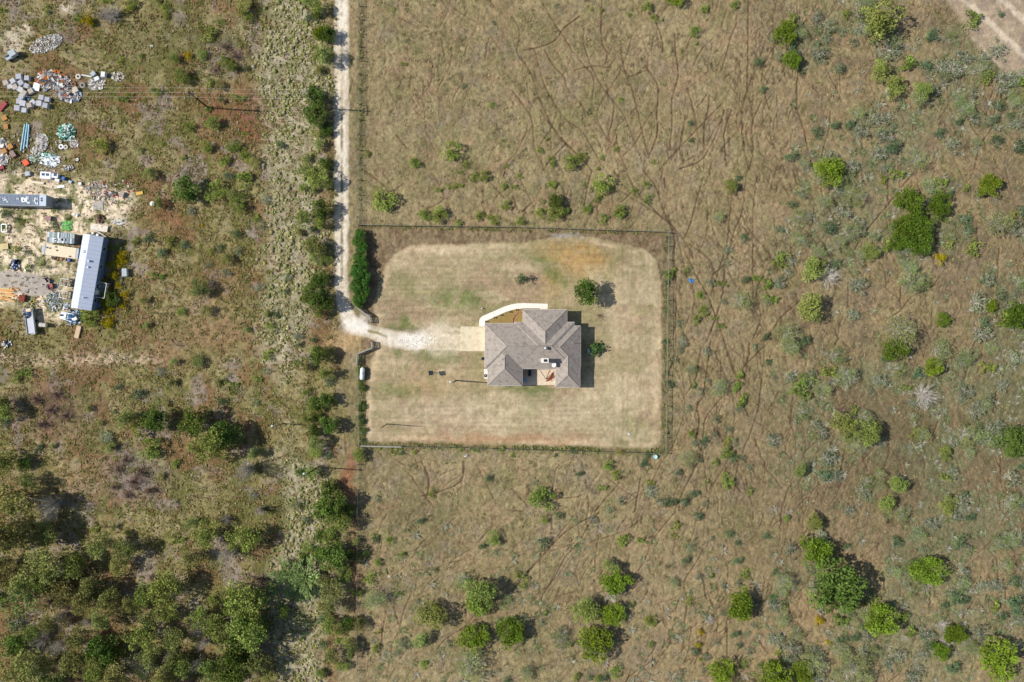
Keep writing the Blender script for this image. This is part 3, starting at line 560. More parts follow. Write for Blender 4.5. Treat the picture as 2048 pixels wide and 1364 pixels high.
proto('grey', [crown('crown', m_grey, 100 + i, 380, 14, .28, .3, .45, .17, .06, .4, .25, .75) for i in range(4)], [branches('trunk', deadwood, 104, 22, .6, .028, 3)], .3, 'scrub_bush', 'bush', 'low grey-green scrub bush', 'grey-green scrub bushes')
proto('teal', [crown('crown', m_teal, 110 + i, 420, 14, .3, .35, .45, .16, .08, .3, .25, .7) for i in range(3)], [branches('trunk', deadwood, 114, 14, .6, .025, 3)], .35, 'dark_bush', 'bush', 'small dark bluish-green bush', 'small dark green bushes')
proto('tuft', [crown('crown', m_lime, 120 + i, 260, 9, .3, .25, .4, .22, .09, .5, .25, .65) for i in range(3)], [stems(12)], .25, 'small_bush', 'bush', 'small yellowish-green bush', 'small yellowish-green bushes')
proto('hedge', [crown('crown', m_hedge, 130 + i, 3000, 34, .27, .9, .7, .11, .08, .2, .1, .76) for i in range(2)], [stems(13)], .9, 'hedge_tree', 'tree', 'dense vivid green hedge tree', 'hedge trees in a row by the gravel track')
proto('cane', [crown('crown', m_cane, 140, 900, 40, .16, .35, .3, .26, .05, .7, .3, .85)], [stems(14)], .35, 'cane_clump', 'plant', 'clump of pale green cane leaves', 'clumps of cane')

PL = []   # px, py, r px, kind, x stretch
def add(s_, kind):
    for q in s_.split():
        a = [float(v) for v in q.split(',')]; PL.append((a[0], a[1], a[2], kind, a[3] if len(a) > 3 else 1.0))
add('1568,66,25 1583,122,20 1658,345,28 1975,370,25  1865,735,20 1885,640,15 1980,612,14 1478,1208,32 1444,1340,25 1632,1100,34 1760,1240,35 1853,1142,30,1.3 1908,1266,24 1880,1300,20 1993,1315,40 1545,1350,32 1605,1345,27 1225,1228,26 1190,1285,33 1022,1262,32 1230,1165,30 950,1272,27 1350,-10,20 955,1205,24 500,1250,36 640,65,18,.8', 'cedar')
add('1818,405,30 1876,413,27 1806,455,30 1840,452,28 1828,488,30 1800,480,22 2030,630,30 1790,697,26', 'dcedar')
add('1668,1170,50 633,193,18 630,228,21 643,420,17 636,708,17 660,848,17 665,1008,26 663,1108,28 390,842,26 445,868,26 315,842,22 50,928,13 660,975,16 470,1330,30 200,1300,28 2030,885,30 225,600,14 600,945,8 642,605,22 478,1290,30 640,560,15 1112,402,14 375,382,24 653,262,12 470,1200,26 655,800,14 30,1290,22 648,330,13', 'dark')
add('1755,38,38 1790,175,24 1842,182,20 1625,540,26 1622,612,28 865,1235,31 960,1185,34 490,1078,30 410,1066,26 335,1178,36 490,1200,44 500,1262,38 290,1272,28 425,892,34 1685,850,24 1735,862,28 1627,1042,18 1895,1010,18 1770,1005,18 1740,505,17 633,15,15 635,108,14 640,358,25 640,445,14 630,490,21 680,1045,23 655,745,14 8,820,22 10,920,25 365,150,17 425,248,15 350,118,11 1480,1395,30 985,1077,15 8,1075,30 360,1335,26 430,1342,28 440,1250,28 720,908,15 1172,1222,26 400,1235,22 150,1130,25 90,1160,25 460,135,13 663,1250,18 1890,905,15 1460,372,15 1795,965,19 1760,143,20 655,515,12 565,1225,14', 'green')
add('30,1000,42 30,1060,46 95,1130,38 205,1087,25 256,1096,22 130,1182,30 60,1190,34 172,1202,28 222,1190,24 240,1345,30 60,1332,34 385,1110,18 665,1182,24 655,1212,20 840,1280,20 1170,1210,20 1220,1130,18 400,578,20 150,1320,26 300,1235,22 240,1130,18 12,1150,24 100,1245,20 160,1270,22 20,1340,26 110,1365,24 190,1365,22 320,1370,24 265,1205,18 665,1310,18 540,1350,16 640,290,12 652,1160,14 100,1065,24 60,960,20 515,1320,24 350,1275,22 1600,940,17 300,350,14 455,520,13 640,140,11', 'olive')
add('905,303,20 831,325,12 770,398,27 853,430,13 880,432,18 965,352,12 960,433,11 988,440,10 1010,410,11 1102,370,10 1205,368,21 1110,425,17 1078,428,10 1040,441,10 1238,422,15 1292,15,12 1307,37,8 1388,63,12 1408,20,9 1470,10,9 1240,200,6 1147,325,17 278,845,25,.8 305,897,22 203,292,17 1450,905,13 1230,950,10 1215,930,11 1085,997,25,1.1 1455,960,15 1430,925,8 1382,868,8 1400,590,9 1405,622,11 1338,548,11 185,637,22 430,382,22 480,407,18 490,360,18 470,292,13 490,312,13 450,320,12 923,900,5 780,1080,9 733,1108,8 757,1125,9 805,1110,7 915,447,8 983,210,7 262,10,12 1300,1240,12 1230,1345,12 1268,383,8 1390,640,9 362,625,10 540,655,10 1088,1038,9 848,1330,10', 'lime')
add('1995,448,30 1480,600,21 1575,667,26 1800,660,36 1580,692,22 1670,712,20 1880,700,26 1436,775,20 1375,915,18 748,1200,24 1120,1280,24 940,1330,34 290,1330,30 1860,375,20 1700,385,15 1710,460,17 1840,560,20 1930,870,24 1565,1160,22 1705,1340,32 1380,738,13 1935,712,18 1835,195,20 1347,1165,12 1565,1240,17 925,1160,18 1050,1345,18 1435,435,13 1690,755,24 800,1290,14 1925,1170,17 2000,1085,19 2010,1130,16 1930,215,21 1378,1095,13 1935,1290,16 1010,1200,14 590,1010,14 1730,835,18', 'mesq')
add('218,28,30 100,1010,27 490,942,27 455,1105,25 345,1180,17 120,1290,22 172,1245,15 395,1252,15 1655,552,30 1690,757,26 1850,790,32 1222,1192,20 1883,1250,17 1892,1282,18 1545,1345,16 1775,185,14 645,320,14 1640,1222,12 295,1328,18 560,950,8 1845,195,14 1810,1275,8 965,1225,10 1790,690,12 520,1020,14 312,838,10 430,880,14 1420,1240,12 1720,850,12', 'dead')
add('70,800,19 112,790,19 130,832,17 82,850,17 235,938,17 280,945,19 300,982,17 255,992,16 228,975,13 450,92,14 430,140,13 245,1345,12 205,30,16 1735,400,10 470,110,16 100,820,18 265,965,24 1300,1075,9 250,920,15 1680,820,12 970,1215,14', 'brown')
add('177,40,12 375,112,9 1878,517,12 240,512,10 232,528,10 228,548,11 236,572,9 222,640,10 218,618,12 640,68,10 460,128,8 1636,1240,10 1240,905,5 404,452,4 1655,1285,5 1400,1265,7 250,590,9 215,580,9 262,15,8 248,612,8 1395,1290,7', 'yellow')
add('1475,1122,11 1895,1275,10 1660,460,16 2045,425,15 1940,458,14 1632,260,13 1965,555,12 1515,122,10 1525,178,9 1381,248,8 1383,282,7 2020,230,10 2035,290,18 1390,1305,11 1710,1275,12 1474,355,8 1040,557,11 1790,1085,13 2030,1165,15 2030,1225,14 1345,1003,11 1355,945,8 1755,1295,7 1490,475,11 653,492,11 30,1245,20 560,290,10 625,680,9 2000,30,8 1680,140,12 1850,130,14 1995,280,14 1880,270,14', 'teal')
add('575,1150,30,.9 612,1158,32 600,1185,16 545,1175,12', 'cane')
add('721,468,11 718,482,13 722,497,12 719,514,12 722,528,14 717,543,16 725,556,15 718,570,17 724,583,14 719,597,13 717,608,9', 'hedge')
# scattered small bushes by zone
def inplants(x, y, f=.75): return any((x - a) ** 2 + (y - b) ** 2 < (c * f) ** 2 for a, b, c, k, s_ in PL)
def scat(n, box, kinds, rr, ok=lambda x, y: True, seed=1):
    r = random.Random(seed); got = 0; tries = 0
    while got < n and tries < n * 30:
        tries += 1; x = r.uniform(box[0], box[2]); y = r.uniform(box[1], box[3])
        if not ok(x, y) or inplants(x, y): continue
        PL.append((x, y, r.uniform(*rr) * (1.0 if r.random() < .8 else 1.35), r.choice(kinds), r.uniform(.8, 1.25))); got += 1
def clus(x, y): return free(x, y) and rnd.random() < .12 + .88 * float(ss(.44, .56, fbm(np.array([x]), np.array([y]), 95, 96, 3))[0])
def free(x, y): return not (700 < x < 1342 and 440 < y < 912) and not (x > 1850 + (y + 60) * 1.0 and y < 330)
scat(290, (1545, -10, 2055, 1370), ['grey', 'grey', 'grey', 'mesq', 'mesq', 'teal', 'tuft'], (8, 19), clus, 3)
scat(80, (1345, 500, 1560, 1370), ['grey', 'grey', 'tuft', 'teal'], (6, 11), free, 4)
scat(34, (730, 300, 1330, 445), ['tuft', 'tuft', 'lime'], (5, 9), free, 5)
scat(60, (730, 920, 1450, 1370), ['tuft', 'grey', 'tuft', 'grey', 'teal'], (6, 12), free, 6)
scat(16, (740, 0, 1500, 300), ['tuft', 'tuft', 'grey'], (4, 7), free, 7)
scat(20, (-20, 1090, 545, 1385), ['olive', 'green', 'green', 'dark', 'olive', 'lime'], (13, 24), lambda x, y: y > 1110 + (x > 300) * 60, 8)
scat(16, (0, 1020, 540, 1370), ['dead', 'dead', 'brown'], (11, 18), lambda x, y: True, 21)
scat(12, (640, 960, 700, 1380), ['dark', 'green', 'olive'], (8, 14), lambda x, y: True, 22)
scat(40, (0, 0, 520, 330), ['tuft', 'teal', 'olive', 'lime'], (6, 12), lambda x, y: x > 240 or y < 60, 9)
scat(46, (260, 330, 600, 830), ['tuft', 'olive', 'teal', 'grey'], (6, 13), free, 10)
scat(34, (0, 740, 560, 1080), ['olive', 'teal', 'grey', 'tuft'], (6, 14), free, 11)
scat(46, (606, -10, 662, 1380), ['green', 'olive', 'dark', 'teal'], (8, 15), lambda x, y: not 630 < y < 700, 12)
scat(22, (715, 715, 731, 888), ['teal', 'dark', 'tuft'], (4, 7), lambda x, y: True, 13)
scat(16, (205, 478, 250, 650), ['teal', 'yellow', 'green'], (6, 10), lambda x, y: True, 14)
scat(14, (1326, 470, 1336, 900), ['teal', 'tuft'], (3.5, 6), lambda x, y: True, 15)
scat(16, (740, 894, 1320, 912), ['teal', 'tuft'], (4, 7), lambda x, y: True, 16)
scat(20, (0, 365, 140, 600), ['teal', 'tuft'], (5, 10), lambda x, y: not (540 < y < 595) and not (y < 425 and x < 95), 17)
scat(14, (670, 1040, 720, 1370), ['olive', 'tuft'], (7, 12), lambda x, y: True, 18)

ZONES = [((700,440,1345,500), 'along the top yard fence'), ((700,500,760,915), 'along the left yard fence'), ((1300,500,1345,880), 'along the right yard fence'), ((700,860,1345,915), 'along the bottom yard fence'), ((600,-60,700,330), 'along the upper gravel track'), ((600,330,712,640), 'left of the hedge and track'),
         ((600,640,735,900), 'left of the yard fence'), ((600,900,720,1400), 'in the tree line below the power pole'), ((196,466,262,655), 'right of the mobile home'),
         ((-60,340,196,700), 'in the sandy scrap yard'), ((-60,-60,240,340), 'around the scrap heaps at top left')]
cols_ = [(240, 'far left'), (520, 'left'), (724, 'centre left'), (950, 'centre'), (1180, 'centre right'), (1400, 'right'), (1560, 'mid right'), (1720, 'right side'), (1880, 'near right edge'), (9999, 'far right edge')]
rows_ = [(170, 'topmost'), (340, 'upper'), (520, 'upper middle'), (700, 'middle'), (880, 'lower middle'), (1050, 'lower'), (1210, 'near bottom'), (9999, 'bottommost')]
def zone(x, y):
    for (a, b, c, d), n in ZONES:
        if a <= x <= c and b <= y <= d: return n
    c = next(n for v, n in cols_ if x < v); r = next(n for v, n in rows_ if y < v)
    land = 'thicket' if x < 545 and y > 950 else ('scrubland' if x < 700 else 'pasture')
    return f'in {r} {land}, {c}'
ORD = 'first second third fourth fifth sixth seventh eighth ninth tenth eleventh twelfth thirteenth fourteenth fifteenth sixteenth seventeenth eighteenth nineteenth twentieth'.split()
ORD += ['twenty-' + q for q in ORD[:9]] + ['thirtieth'] + ['thirty-' + q for q in ORD[:9]] + ['fortieth']
PL.sort(key=lambda p: -p[2])
from collections import defaultdict
cnt = defaultdict(list)
for i, p in enumerate(PL):
    sz = 'large ' if p[2] > 27 else ('' if p[2] > 13 else 'little ')
    cnt[(p[3], sz, zone(p[0], p[1]))].append(i)
LAB = {}
for (k, sz, z), ids in cnt.items():
    ids.sort(key=lambda i: PL[i][0]); d = PROTO[k]['desc']; d = d.replace('small ', '') if sz == 'little ' else d
    for j, i in enumerate(ids):
        o = '' if len(ids) == 1 else ORD[min(j, 39)] + ' from left, '
        if len(ids) == 2: o = ('left one, ', 'right one, ')[j]
        LAB[i] = f"{o}{sz}{d} {z}".replace(', ,', ',')
nk = defaultdict(int)
for i, (x, y, r, k, sx) in enumerate(PL):
    p = PROTO[k]; rr = r * S * 1.14; lift = {'cedar': .9, 'dcedar': .9, 'hedge': 1.0}.get(k, 1.0) * (1.45 if x < 710 and r > 13 and (y > 800 or x > 600) and k in ('green', 'dark', 'olive', 'cedar', 'dead') else 1.0) * (1.7 if k == 'dead' and x < 560 and y > 900 else 1.0)
    zc = p['zc'] * rr * lift; loc = P(x, y, zc); loc = (loc[0], loc[1], 0)
    nk[k] += 1; cm = p['c'][nk[k] % len(p['c'])]; sm_ = p['s'][nk[k] % len(p['s'])]
    rz = rnd.random() * 6.28 if sx == 1.0 else rnd.choice([0, math.pi]); sc = (rr * sx, rr, rr * lift * rnd.uniform(.85, 1.15))
    if k in ('hedge',): sc = (rr, rr, rr)
    if r >= 11 or cm is None:
        t = empty(p['noun'], loc, LAB[i], p['cat'], p['group'], rz); t.scale = sc
        if cm: o = link(bpy.data.objects.new('crown', cm)); o.parent = t; q = link(bpy.data.objects.new('trunk', sm_)); q.parent = t
        else: o = link(bpy.data.objects.new('branches', sm_)); o.parent = t
    else:
        o = link(bpy.data.objects.new(p['noun'], cm)); o.location = loc; o.rotation_euler = (0, 0, rz); o.scale = sc; tag(o, LAB[i], p['cat'], p['group'])

def single_tree(name, x, y, r, kind, zc, label, cat='tree', squash=1.0, m=None, nn=2600):
    rr = r * S; t = empty(name, (*P(x, y, zc * rr)[:2], 0), label, cat); t.scale = (rr, rr, rr * squash)
    return t
# yard trees
t = single_tree('oak_tree', 1172, 585, 27, '', 1.15, 'round dark green oak tree casting a leafy shadow on the lawn above the house')
me = crown('crown', lm('oak_foliage', (96, 122, 54), .2, 0, 0), 201, 2900, 34, .27, 1.2, .75, .12, .07, .5, .15, .74); o = link(bpy.data.objects.new('crown', me)); o.parent = t
MB().tube((0, 0, 0), (0, 0, .8), .09, .06, 8).tube((0, 0, .75), (.3, .1, 1.3), .05, .02).tube((0, 0, .75), (-.3, .15, 1.3), .05, .02).tube((0, 0, .7), (0, -.35, 1.2), .05, .02).build('trunk', bark, t)
t = single_tree('young_tree', 1043, 555, 13, '', 1.3, 'small grey-green young tree on the lawn between path and top fence')
me = crown('crown', lm('young_foliage', (112, 130, 88), .2, 0, 0), 202, 420, 18, .24, 1.3, .7, .16, .09, .4, .25, .7); o = link(bpy.data.objects.new('crown', me)); o.parent = t
MB().tube((0, 0, 0), (0, 0, 1.2), .08, .05, 6).tube((0, 0, .8), (.35, .2, 1.5), .04, .02).tube((0, 0, .8), (-.35, 0, 1.5), .04, .02).build('trunk', deadwood, t)
t = single_tree('bare_sapling', 1199, 630, 12, '', 1.2, 'thin bare sapling on the lawn just below the oak')
o = link(bpy.data.objects.new('branches', branches('branches', deadbrown, 203, 20, 1.5, .03, 4, rad=1.6))); o.parent = t
t = single_tree('leafy_bush', 1193, 697, 15, '', .5, 'big-leaved dark green bush beside the right wall of the house', 'bush')
me = crown('crown', lm('bigleaf', (84, 112, 62), .2, 0, 0), 204, 260, 16, .3, .5, .5, .26, .2, .1, .3, .72); o = link(bpy.data.objects.new('crown', me)); o.parent = t
o = link(bpy.data.objects.new('trunk', stems(205))); o.parent = t

# ------------------------------------------------------------------ house
def Z(x, y): return (900 + x / 5.683, 590 + y / 5.683)
shing = mat('shingle_roof', (158, 148, 138), .85, .12, 1.6, bump=.15, c2=(126, 117, 108), detail=12); 
brick = mat('tan_brick', (176, 150, 126), .9, .15, 6); trim = mat('white_trim', (228, 224, 216), .6, .05, 3); glass = mat('window_glass', (40, 50, 58), .08, .1, 2, spec=.8)
conc = mat('pale_concrete', (216, 202, 172), .85, .06, .8, c2=(190, 174, 146)); concw = mat('white_concrete', (236, 230, 218), .85, .05, 1.5); dark = mat('black_metal', (34, 34, 36), .5, .2, 5)
stainless = mat('grey_metal', (150, 152, 154), .4, .12, 4, metal=.5)
house = empty('brick_house', (*P(*Z(900, 600))[:2], 0), 'single-storey tan house with a grey shingled hip roof of many wings', 'house')
ho = house.location
def hp(x, y, z=0): a = P(*Z(x, y), z); return (a[0] - ho.x, a[1] - ho.y, z)
EZ = 2.75; PITCH = .46
def hip(x0, y0, x1, y1, dz=0.0, name='roof', caps=(0, 1, 2, 3)):
    a = hp(x0, y0, EZ); b = hp(x1, y1, EZ); xa, xb = a[0], b[0]; ya, yb = b[1], a[1]; z = EZ + dz
    w_, h_ = xb - xa, yb - ya; r_ = min(w_, h_) / 2; zt = z + r_ * PITCH
    if w_ > h_: A = (xa + r_, (ya + yb) / 2, zt); B = (xb - r_, (ya + yb) / 2, zt)
    else: A = ((xa + xb) / 2, ya + r_, zt); B = ((xa + xb) / 2, yb - r_, zt)
    v = [(xa, ya, z), (xb, ya, z), (xb, yb, z), (xa, yb, z), A, B]
    f = [(0, 1, 5, 4), (1, 2, 5), (2, 3, 4, 5), (3, 0, 4)] if w_ > h_ else [(0, 1, 4), (1, 2, 5, 4), (2, 3, 5), (3, 0, 4, 5)]
    k = 6; v += [(xa, ya, z - .18), (xb, ya, z - .18), (xb, yb, z - .18), (xa, yb, z - .18)]
    mb = MB().raw(v, f + [(9, 8, 7, 6)]); o = mb.build(name, shing, house)
    fb = MB(); t_ = .04
    fb.box((xa+xb)/2, ya - t_/2, z - .10, xb-xa + 2*t_, t_, .17).box((xa+xb)/2, yb + t_/2, z - .10, xb-xa + 2*t_, t_, .17).box(xa - t_/2, (ya+yb)/2, z - .10, t_, yb-ya, .17).box(xb + t_/2, (ya+yb)/2, z - .10, t_, yb-ya, .17)
    fb.build('gutter', trim, o)
    rc = MB(); cs = [(v[0], A), (v[3], A), (v[1], B), (v[2], B)] if w_ > h_ else [(v[0], A), (v[1], A), (v[2], B), (v[3], B)]
    for p, q in [cs[i] for i in caps] + [(A, B)]: rc.tube(Vector(p) + Vector((0, 0, .0)), Vector(q) + Vector((0, 0, .0)), .055, .055, 5)
    rc.build('ridge_cap', mat('ridge_shingle', (142, 132, 122), .9, .1, 9), o)
    # walls below
    ins = .45; q = MB().box((xa+xb)/2, (ya+yb)/2, (z - .2) / 2 - dz, w_ - 2*ins, h_ - 2*ins, z - .2); q.build('wall', brick, house)
    return xa, ya, xb, yb
hip(395, 322, 1400, 835.5, .0, caps=(0, 1))            # west body with the garage
hip(735, 308, 1412, 837, .012, caps=(0, 2))             # middle
hip(900, 350, 1485, 834, .006, caps=(2, 3))             # east body
hip(1197, 520, 1478, 1048, .02, caps=(0, 1))            # south-east wing
hip(828, 166, 1330, 800, .017, caps=(2, 3))             # north wing
hip(428, 500, 822, 1030, .023, caps=(0, 1))             # south-west wing
# chimney, dish, vents
cx, cy, _ = hp(1072, 742, 4); ch = MB().box(cx, cy, 4.45, 1.35, .75, 2.6).build('chimney', mat('pale_siding', (206, 190, 164), .8, .08, 5), house)
MB().box(cx, cy, 5.80, 1.5, .9, .1).build('chimney_cap', trim, ch); MB().box(cx + .12, cy, 5.9, .6, .5, .12).build('flue', dark, ch)
MB().box(cx - .95, cy + .05, 3.9, .5, .7, .25, 0, (-.0, 0)).build('cricket', shing, ch)
vx, vy, _ = hp(1088, 604, 5.2); tv = MB().lathe([(.14, 4.55), (.14, 5.0), (.3, 5.05), (.34, 5.2), (.26, 5.4), (.08, 5.5)], vx, vy, 14).build('turbine_vent', mat('galvanised', (200, 200, 204), .35, .1, 8, metal=.6), house, True)
for a, b in ((915, 660), (585, 735), (1395, 545)):
    x_, y_, _ = hp(a, b, 4.3); MB().tube((x_, y_, 3.2), (x_, y_, 4.75 if a == 915 else 4.35), .05).build('vent_pipe', trim, house)
dx, dy, _ = hp(1188, 795, 4)
ds = empty('satellite_dish', (ho.x + dx, ho.y + dy, 0), 'grey-white satellite dish on the roof edge above the patio', 'satellite dish')
prof = MB(); nrm = Vector((-.55, .25, .8)).normalized(); u_ = nrm.orthogonal().normalized(); v_ = nrm.cross(u_); k_ = 14; c0 = Vector((-.1, 0, 3.85))
vs_ = [tuple(c0 - nrm * .08)]; fs_ = []
for rr_ in (.28, .48):
    for i in range(k_): t_ = 2 * math.pi * i / k_; vs_.append(tuple(c0 + u_ * math.cos(t_) * rr_ + v_ * math.sin(t_) * rr_ + nrm * (rr_ ** 2 * .35 - .08)))
for i in range(k_): j = (i + 1) % k_; fs_ += [(0, 1 + i, 1 + j), (1 + i, 1 + k_ + i, 1 + k_ + j, 1 + j)]
prof.raw(vs_, fs_).build('dish', trim, ds, True); MB().tube((.25, 0, 2.9), (-.05, 0, 3.8), .035).tube((-.05, 0, 3.75), (-.5, .2, 4.15), .02).build('mast', stainless, ds); MB().box(-.5, .2, 4.18, .14, .1, .1).build('receiver', dark, ds)
# garage door, doors and windows on the walls (each a part)
def wbox(name, m, x, y, z, sx, sy, sz, sub=None):
    o = MB().box(x, y, z, sx, sy, sz).build(name, m, house)
    if sub: MB().box(x + sub[2], y + sub[3], z, max(sx + sub[0], .03), max(sy + sub[1], .03), sz - .16).build('pane', glass, o)
    return o
xw = hp(395, 480, EZ)[0] + .45; gy_ = hp(395, 480)[1]
gd = wbox('garage_door', trim, xw - .03, gy_, 1.1, .06, 4.6, 2.2)
for i in range(4): MB().box(xw - .07, gy_, .3 + .54 * i, .03, 4.4, .46).build('door_panel', mat('door_panel', (214, 208, 198), .6, .04, 3), gd)
for a, b, dr_ in ((395, 690, 'w'), (1478, 450, 'e'), (1478, 640, 'e'), (1478, 900, 'e'), (560, 322, 'n'), (640, 322, 'n'), (960, 166, 'n'), (1190, 166, 'n'), (560, 1030, 's'), (690, 1030, 's'), (1340, 1048, 's')):
    x_, y_, _ = hp(a, b, EZ); 
    if dr_ == 'w': wbox('window', trim, x_ + .42, y_, 1.5, .06, 1.3, 1.3, (0, -.14, -.02, 0))
    if dr_ == 'e': wbox('window', trim, x_ - .41, y_, 1.5, .06, 1.3, 1.3, (0, -.14, .02, 0))
    if dr_ == 'n': wbox('window', trim, x_, y_ - .42, 1.5, 1.3, .06, 1.3, (-.14, 0, 0, .02))
    if dr_ == 's': wbox('window', trim, x_, y_ + .41, 1.5, 1.3, .06, 1.3, (-.14, 0, 0, -.02))
x_, y_, _ = hp(1060, 835, EZ); pd = wbox('patio_door', trim, x_, y_ + .41, 1.1, 2.2, .06, 2.1, (-.16, 0, 0, -.02))
for a, b in ((1197, 1036), (1197, 850), (828, 846), (775, 335)):
    x_, y_, _ = hp(a, b, 1.5); MB().box(x_, y_, 1.28, .14, .14, 2.56).build('porch_post', trim, house)
# slabs
def slab(name, pts, z0, z1, m, label=None):
    return tag(MB().prism([P(a, b, z1)[:2] for a, b in reversed(pts)], z0, z1).build(name, m), kind='structure')
def zz_(pts): return [Z(a, b) for a, b in pts]
slab('driveway', zz_([(122, 357), (420, 362), (420, 640), (115, 636)]), -.1, .06, conc)
slab('patio', zz_([(800, 800), (1220, 800), (1200, 1022), (818, 1028)]), -.1, .07, mat('patio_concrete', (214, 196, 170), .85, .1, 1.5))
slab('flower_bed', zz_([(400, 335), (420, 300), (720, 165), (830, 155), (840, 340)]), -.1, .03, mat('bed_mulch', (150, 128, 76), .95, .3, 5, c2=(120, 96, 56), bump=.4))
path = [(330, 358), (332, 290), (345, 262), (365, 242), (620, 130), (700, 106), (760, 96), (840, 92), (1112, 100), (1112, 160), (1025, 160), (1025, 150), (850, 150), (780, 158), (720, 166), (640, 190), (420, 290), (398, 310), (388, 358)]
slab('path', zz_(path), -.1, .07, concw)
cb = [(700 + 8, 320), (712, 270), (735, 228), (770, 200), (822, 188)]
ar = MB()
for p, q in zip(cb[:-1], cb[1:]):
    a = Vector(P(*Z(*p), .1)); b = Vector(P(*Z(*q), .1)); m_ = (a + b) / 2; ar.box(m_.x, m_.y, .08, (b - a).length + .08, .22, .16, math.atan2(b.y - a.y, b.x - a.x))
tag(ar.build('garden_edging', mat('edging_brick', (176, 126, 98), .9, .15, 8)), 'curved reddish brick edging in the flower bed by the front wall', 'garden edging')
for i, (a, b) in enumerate(((408, 300), (505, 257), (580, 228), (682, 192), (755, 168))):
    x_, y_, _ = P(*Z(a, b)); lab = ORD[i] + ' black path light from the left along the curved white path'
    t = empty('path_light', (x_, y_, .03), lab, 'garden light', 'path lights along the curved path'); MB().tube((0, 0, 0), (0, 0, .35), .03).build('stake', dark, t); MB().lathe([(.17, .35), (.15, .42), (.05, .5)], 0, 0, 10).build('lamp_head', dark, t)
def thing(name, px_, py_, label, cat, rz=0, group=None, z=0): x_, y_, _ = P(px_, py_); return empty(name, (x_, y_, z), label, cat, group, rz)
t = thing('air_conditioner', *Z(406, 915), 'round-fanned grey air conditioner on the white pad at the left wall', 'air conditioner'); t.location.z = .12
MB().box(0, 0, .36, .72, .72, .72).build('case', mat('ac_case', (190, 188, 180), .6, .05, 5), t); MB().lathe([(.3, .72), (.3, .76)], 0, 0, 18).build('fan_guard', dark, t); MB().lathe([(.09, .76), (.07, .8)], 0, 0, 10).build('fan_hub', trim, t)
t2 = thing('meter_box', *Z(410, 852), 'small white utility box above the air conditioner on its pad', 'utility box'); t2.location.z = .12
MB().box(0, 0, .25, .5, .35, .5).build('case', trim, t2); MB().box(0, 0, .52, .54, .39, .05).build('lid', trim, t2)
slab('equipment_pad', zz_([(388, 842), (430, 842), (430, 950), (388, 950)]), -.1, .12, concw)
t = thing('barrel', *Z(372, 722), 'dark blue barrel standing by the left wall below the driveway', 'barrel'); MB().lathe([(.27, 0), (.3, .3), (.3, .6), (.27, .85)], 0, 0, 14).build('drum', mat('dark_blue', (40, 56, 92), .5, .1, 4), t); MB().lathe([(.22, .85), (.22, .88)], 0, 0, 14).build('lid', dark, t)
t = thing('utility_tank', *Z(1572, 638), 'small pale blue tank lying in the shade of the right wall', 'tank')
MB().tube((0, -.45, .4), (0, .45, .4), .27, .27, 12).build('shell', mat('pale_blue', (168, 196, 208), .5, .06, 4), t); MB().box(0, -.3, .1, .4, .08, .2).box(0, .3, .1, .4, .08, .2).build('cradle', stainless, t)
# on the patio
t = thing('patio_table', *Z(853, 965), 'round pale blue-grey table in the shaded corner of the patio', 'table', z=.07)
MB().lathe([(.45, .70), (.47, .72), (.45, .75)], 0, 0, 20).build('tabletop', mat('bluegrey', (150, 168, 186), .5, .08, 3), t); MB().tube((0, 0, 0), (0, 0, .7), .05).build('post', dark, t); MB().lathe([(.28, 0), (.26, .05)], 0, 0, 14).build('foot', dark, t)
t = thing('grill', *Z(905, 885), 'dark covered grill standing against the shaded patio wall', 'grill', z=.07)
MB().box(0, 0, .6, .6, 1.2, .5).build('firebox', dark, t); MB().box(0, 0, .95, .5, 1.1, .2).build('lid', mat('dark_cover', (44, 50, 70), .6, .2, 3), t)
for sx_ in (-.2, .2):
    for sy_ in (-.5, .5): MB().box(sx_, sy_, .18, .05, .05, .36).build('leg', dark, t)
t = thing('hammock', *Z(1100, 930), 'rust-red hammock chair hanging from a leaning pole frame on the patio', 'hammock', z=.07)
rust = mat('rust_red', (140, 70, 52), .8, .25, 5)
a0 = Vector(hp(1105, 965)) ; o0 = Vector(hp(1100, 930)); rel = lambda x, y, z: Vector((hp(x, y)[0] - o0.x, hp(x, y)[1] - o0.y, z))
MB().tube(rel(1015, 845, 1.9), rel(1090, 955, .05), .05).build('pole', dark, t); MB().tube(rel(1180, 860, 1.7), rel(1090, 955, .05), .05).build('pole', dark, t); MB().tube(rel(1150, 980, .1), rel(1180, 860, 1.7), .04).build('pole', rust, t)
MB().raw([tuple(rel(1085, 985, .12)), tuple(rel(1105, 955, .3)), tuple(rel(1160, 885, 1.2)), tuple(rel(1185, 880, 1.1)), tuple(rel(1170, 930, .5)), tuple(rel(1120, 975, .15))], [(0, 1, 2, 5), (2, 3, 4, 5)]).build('seat_cloth', rust, t)
t = thing('marker_post', *Z(362, 153), 'small white standpipe on the lawn above the path', 'standpipe'); MB().tube((0, 0, 0), (0, 0, .5), .09, .09, 8).build('pipe', trim, t); MB().lathe([(.13, .5), (.1, .58)], 0, 0, 10).build('cap', trim, t)

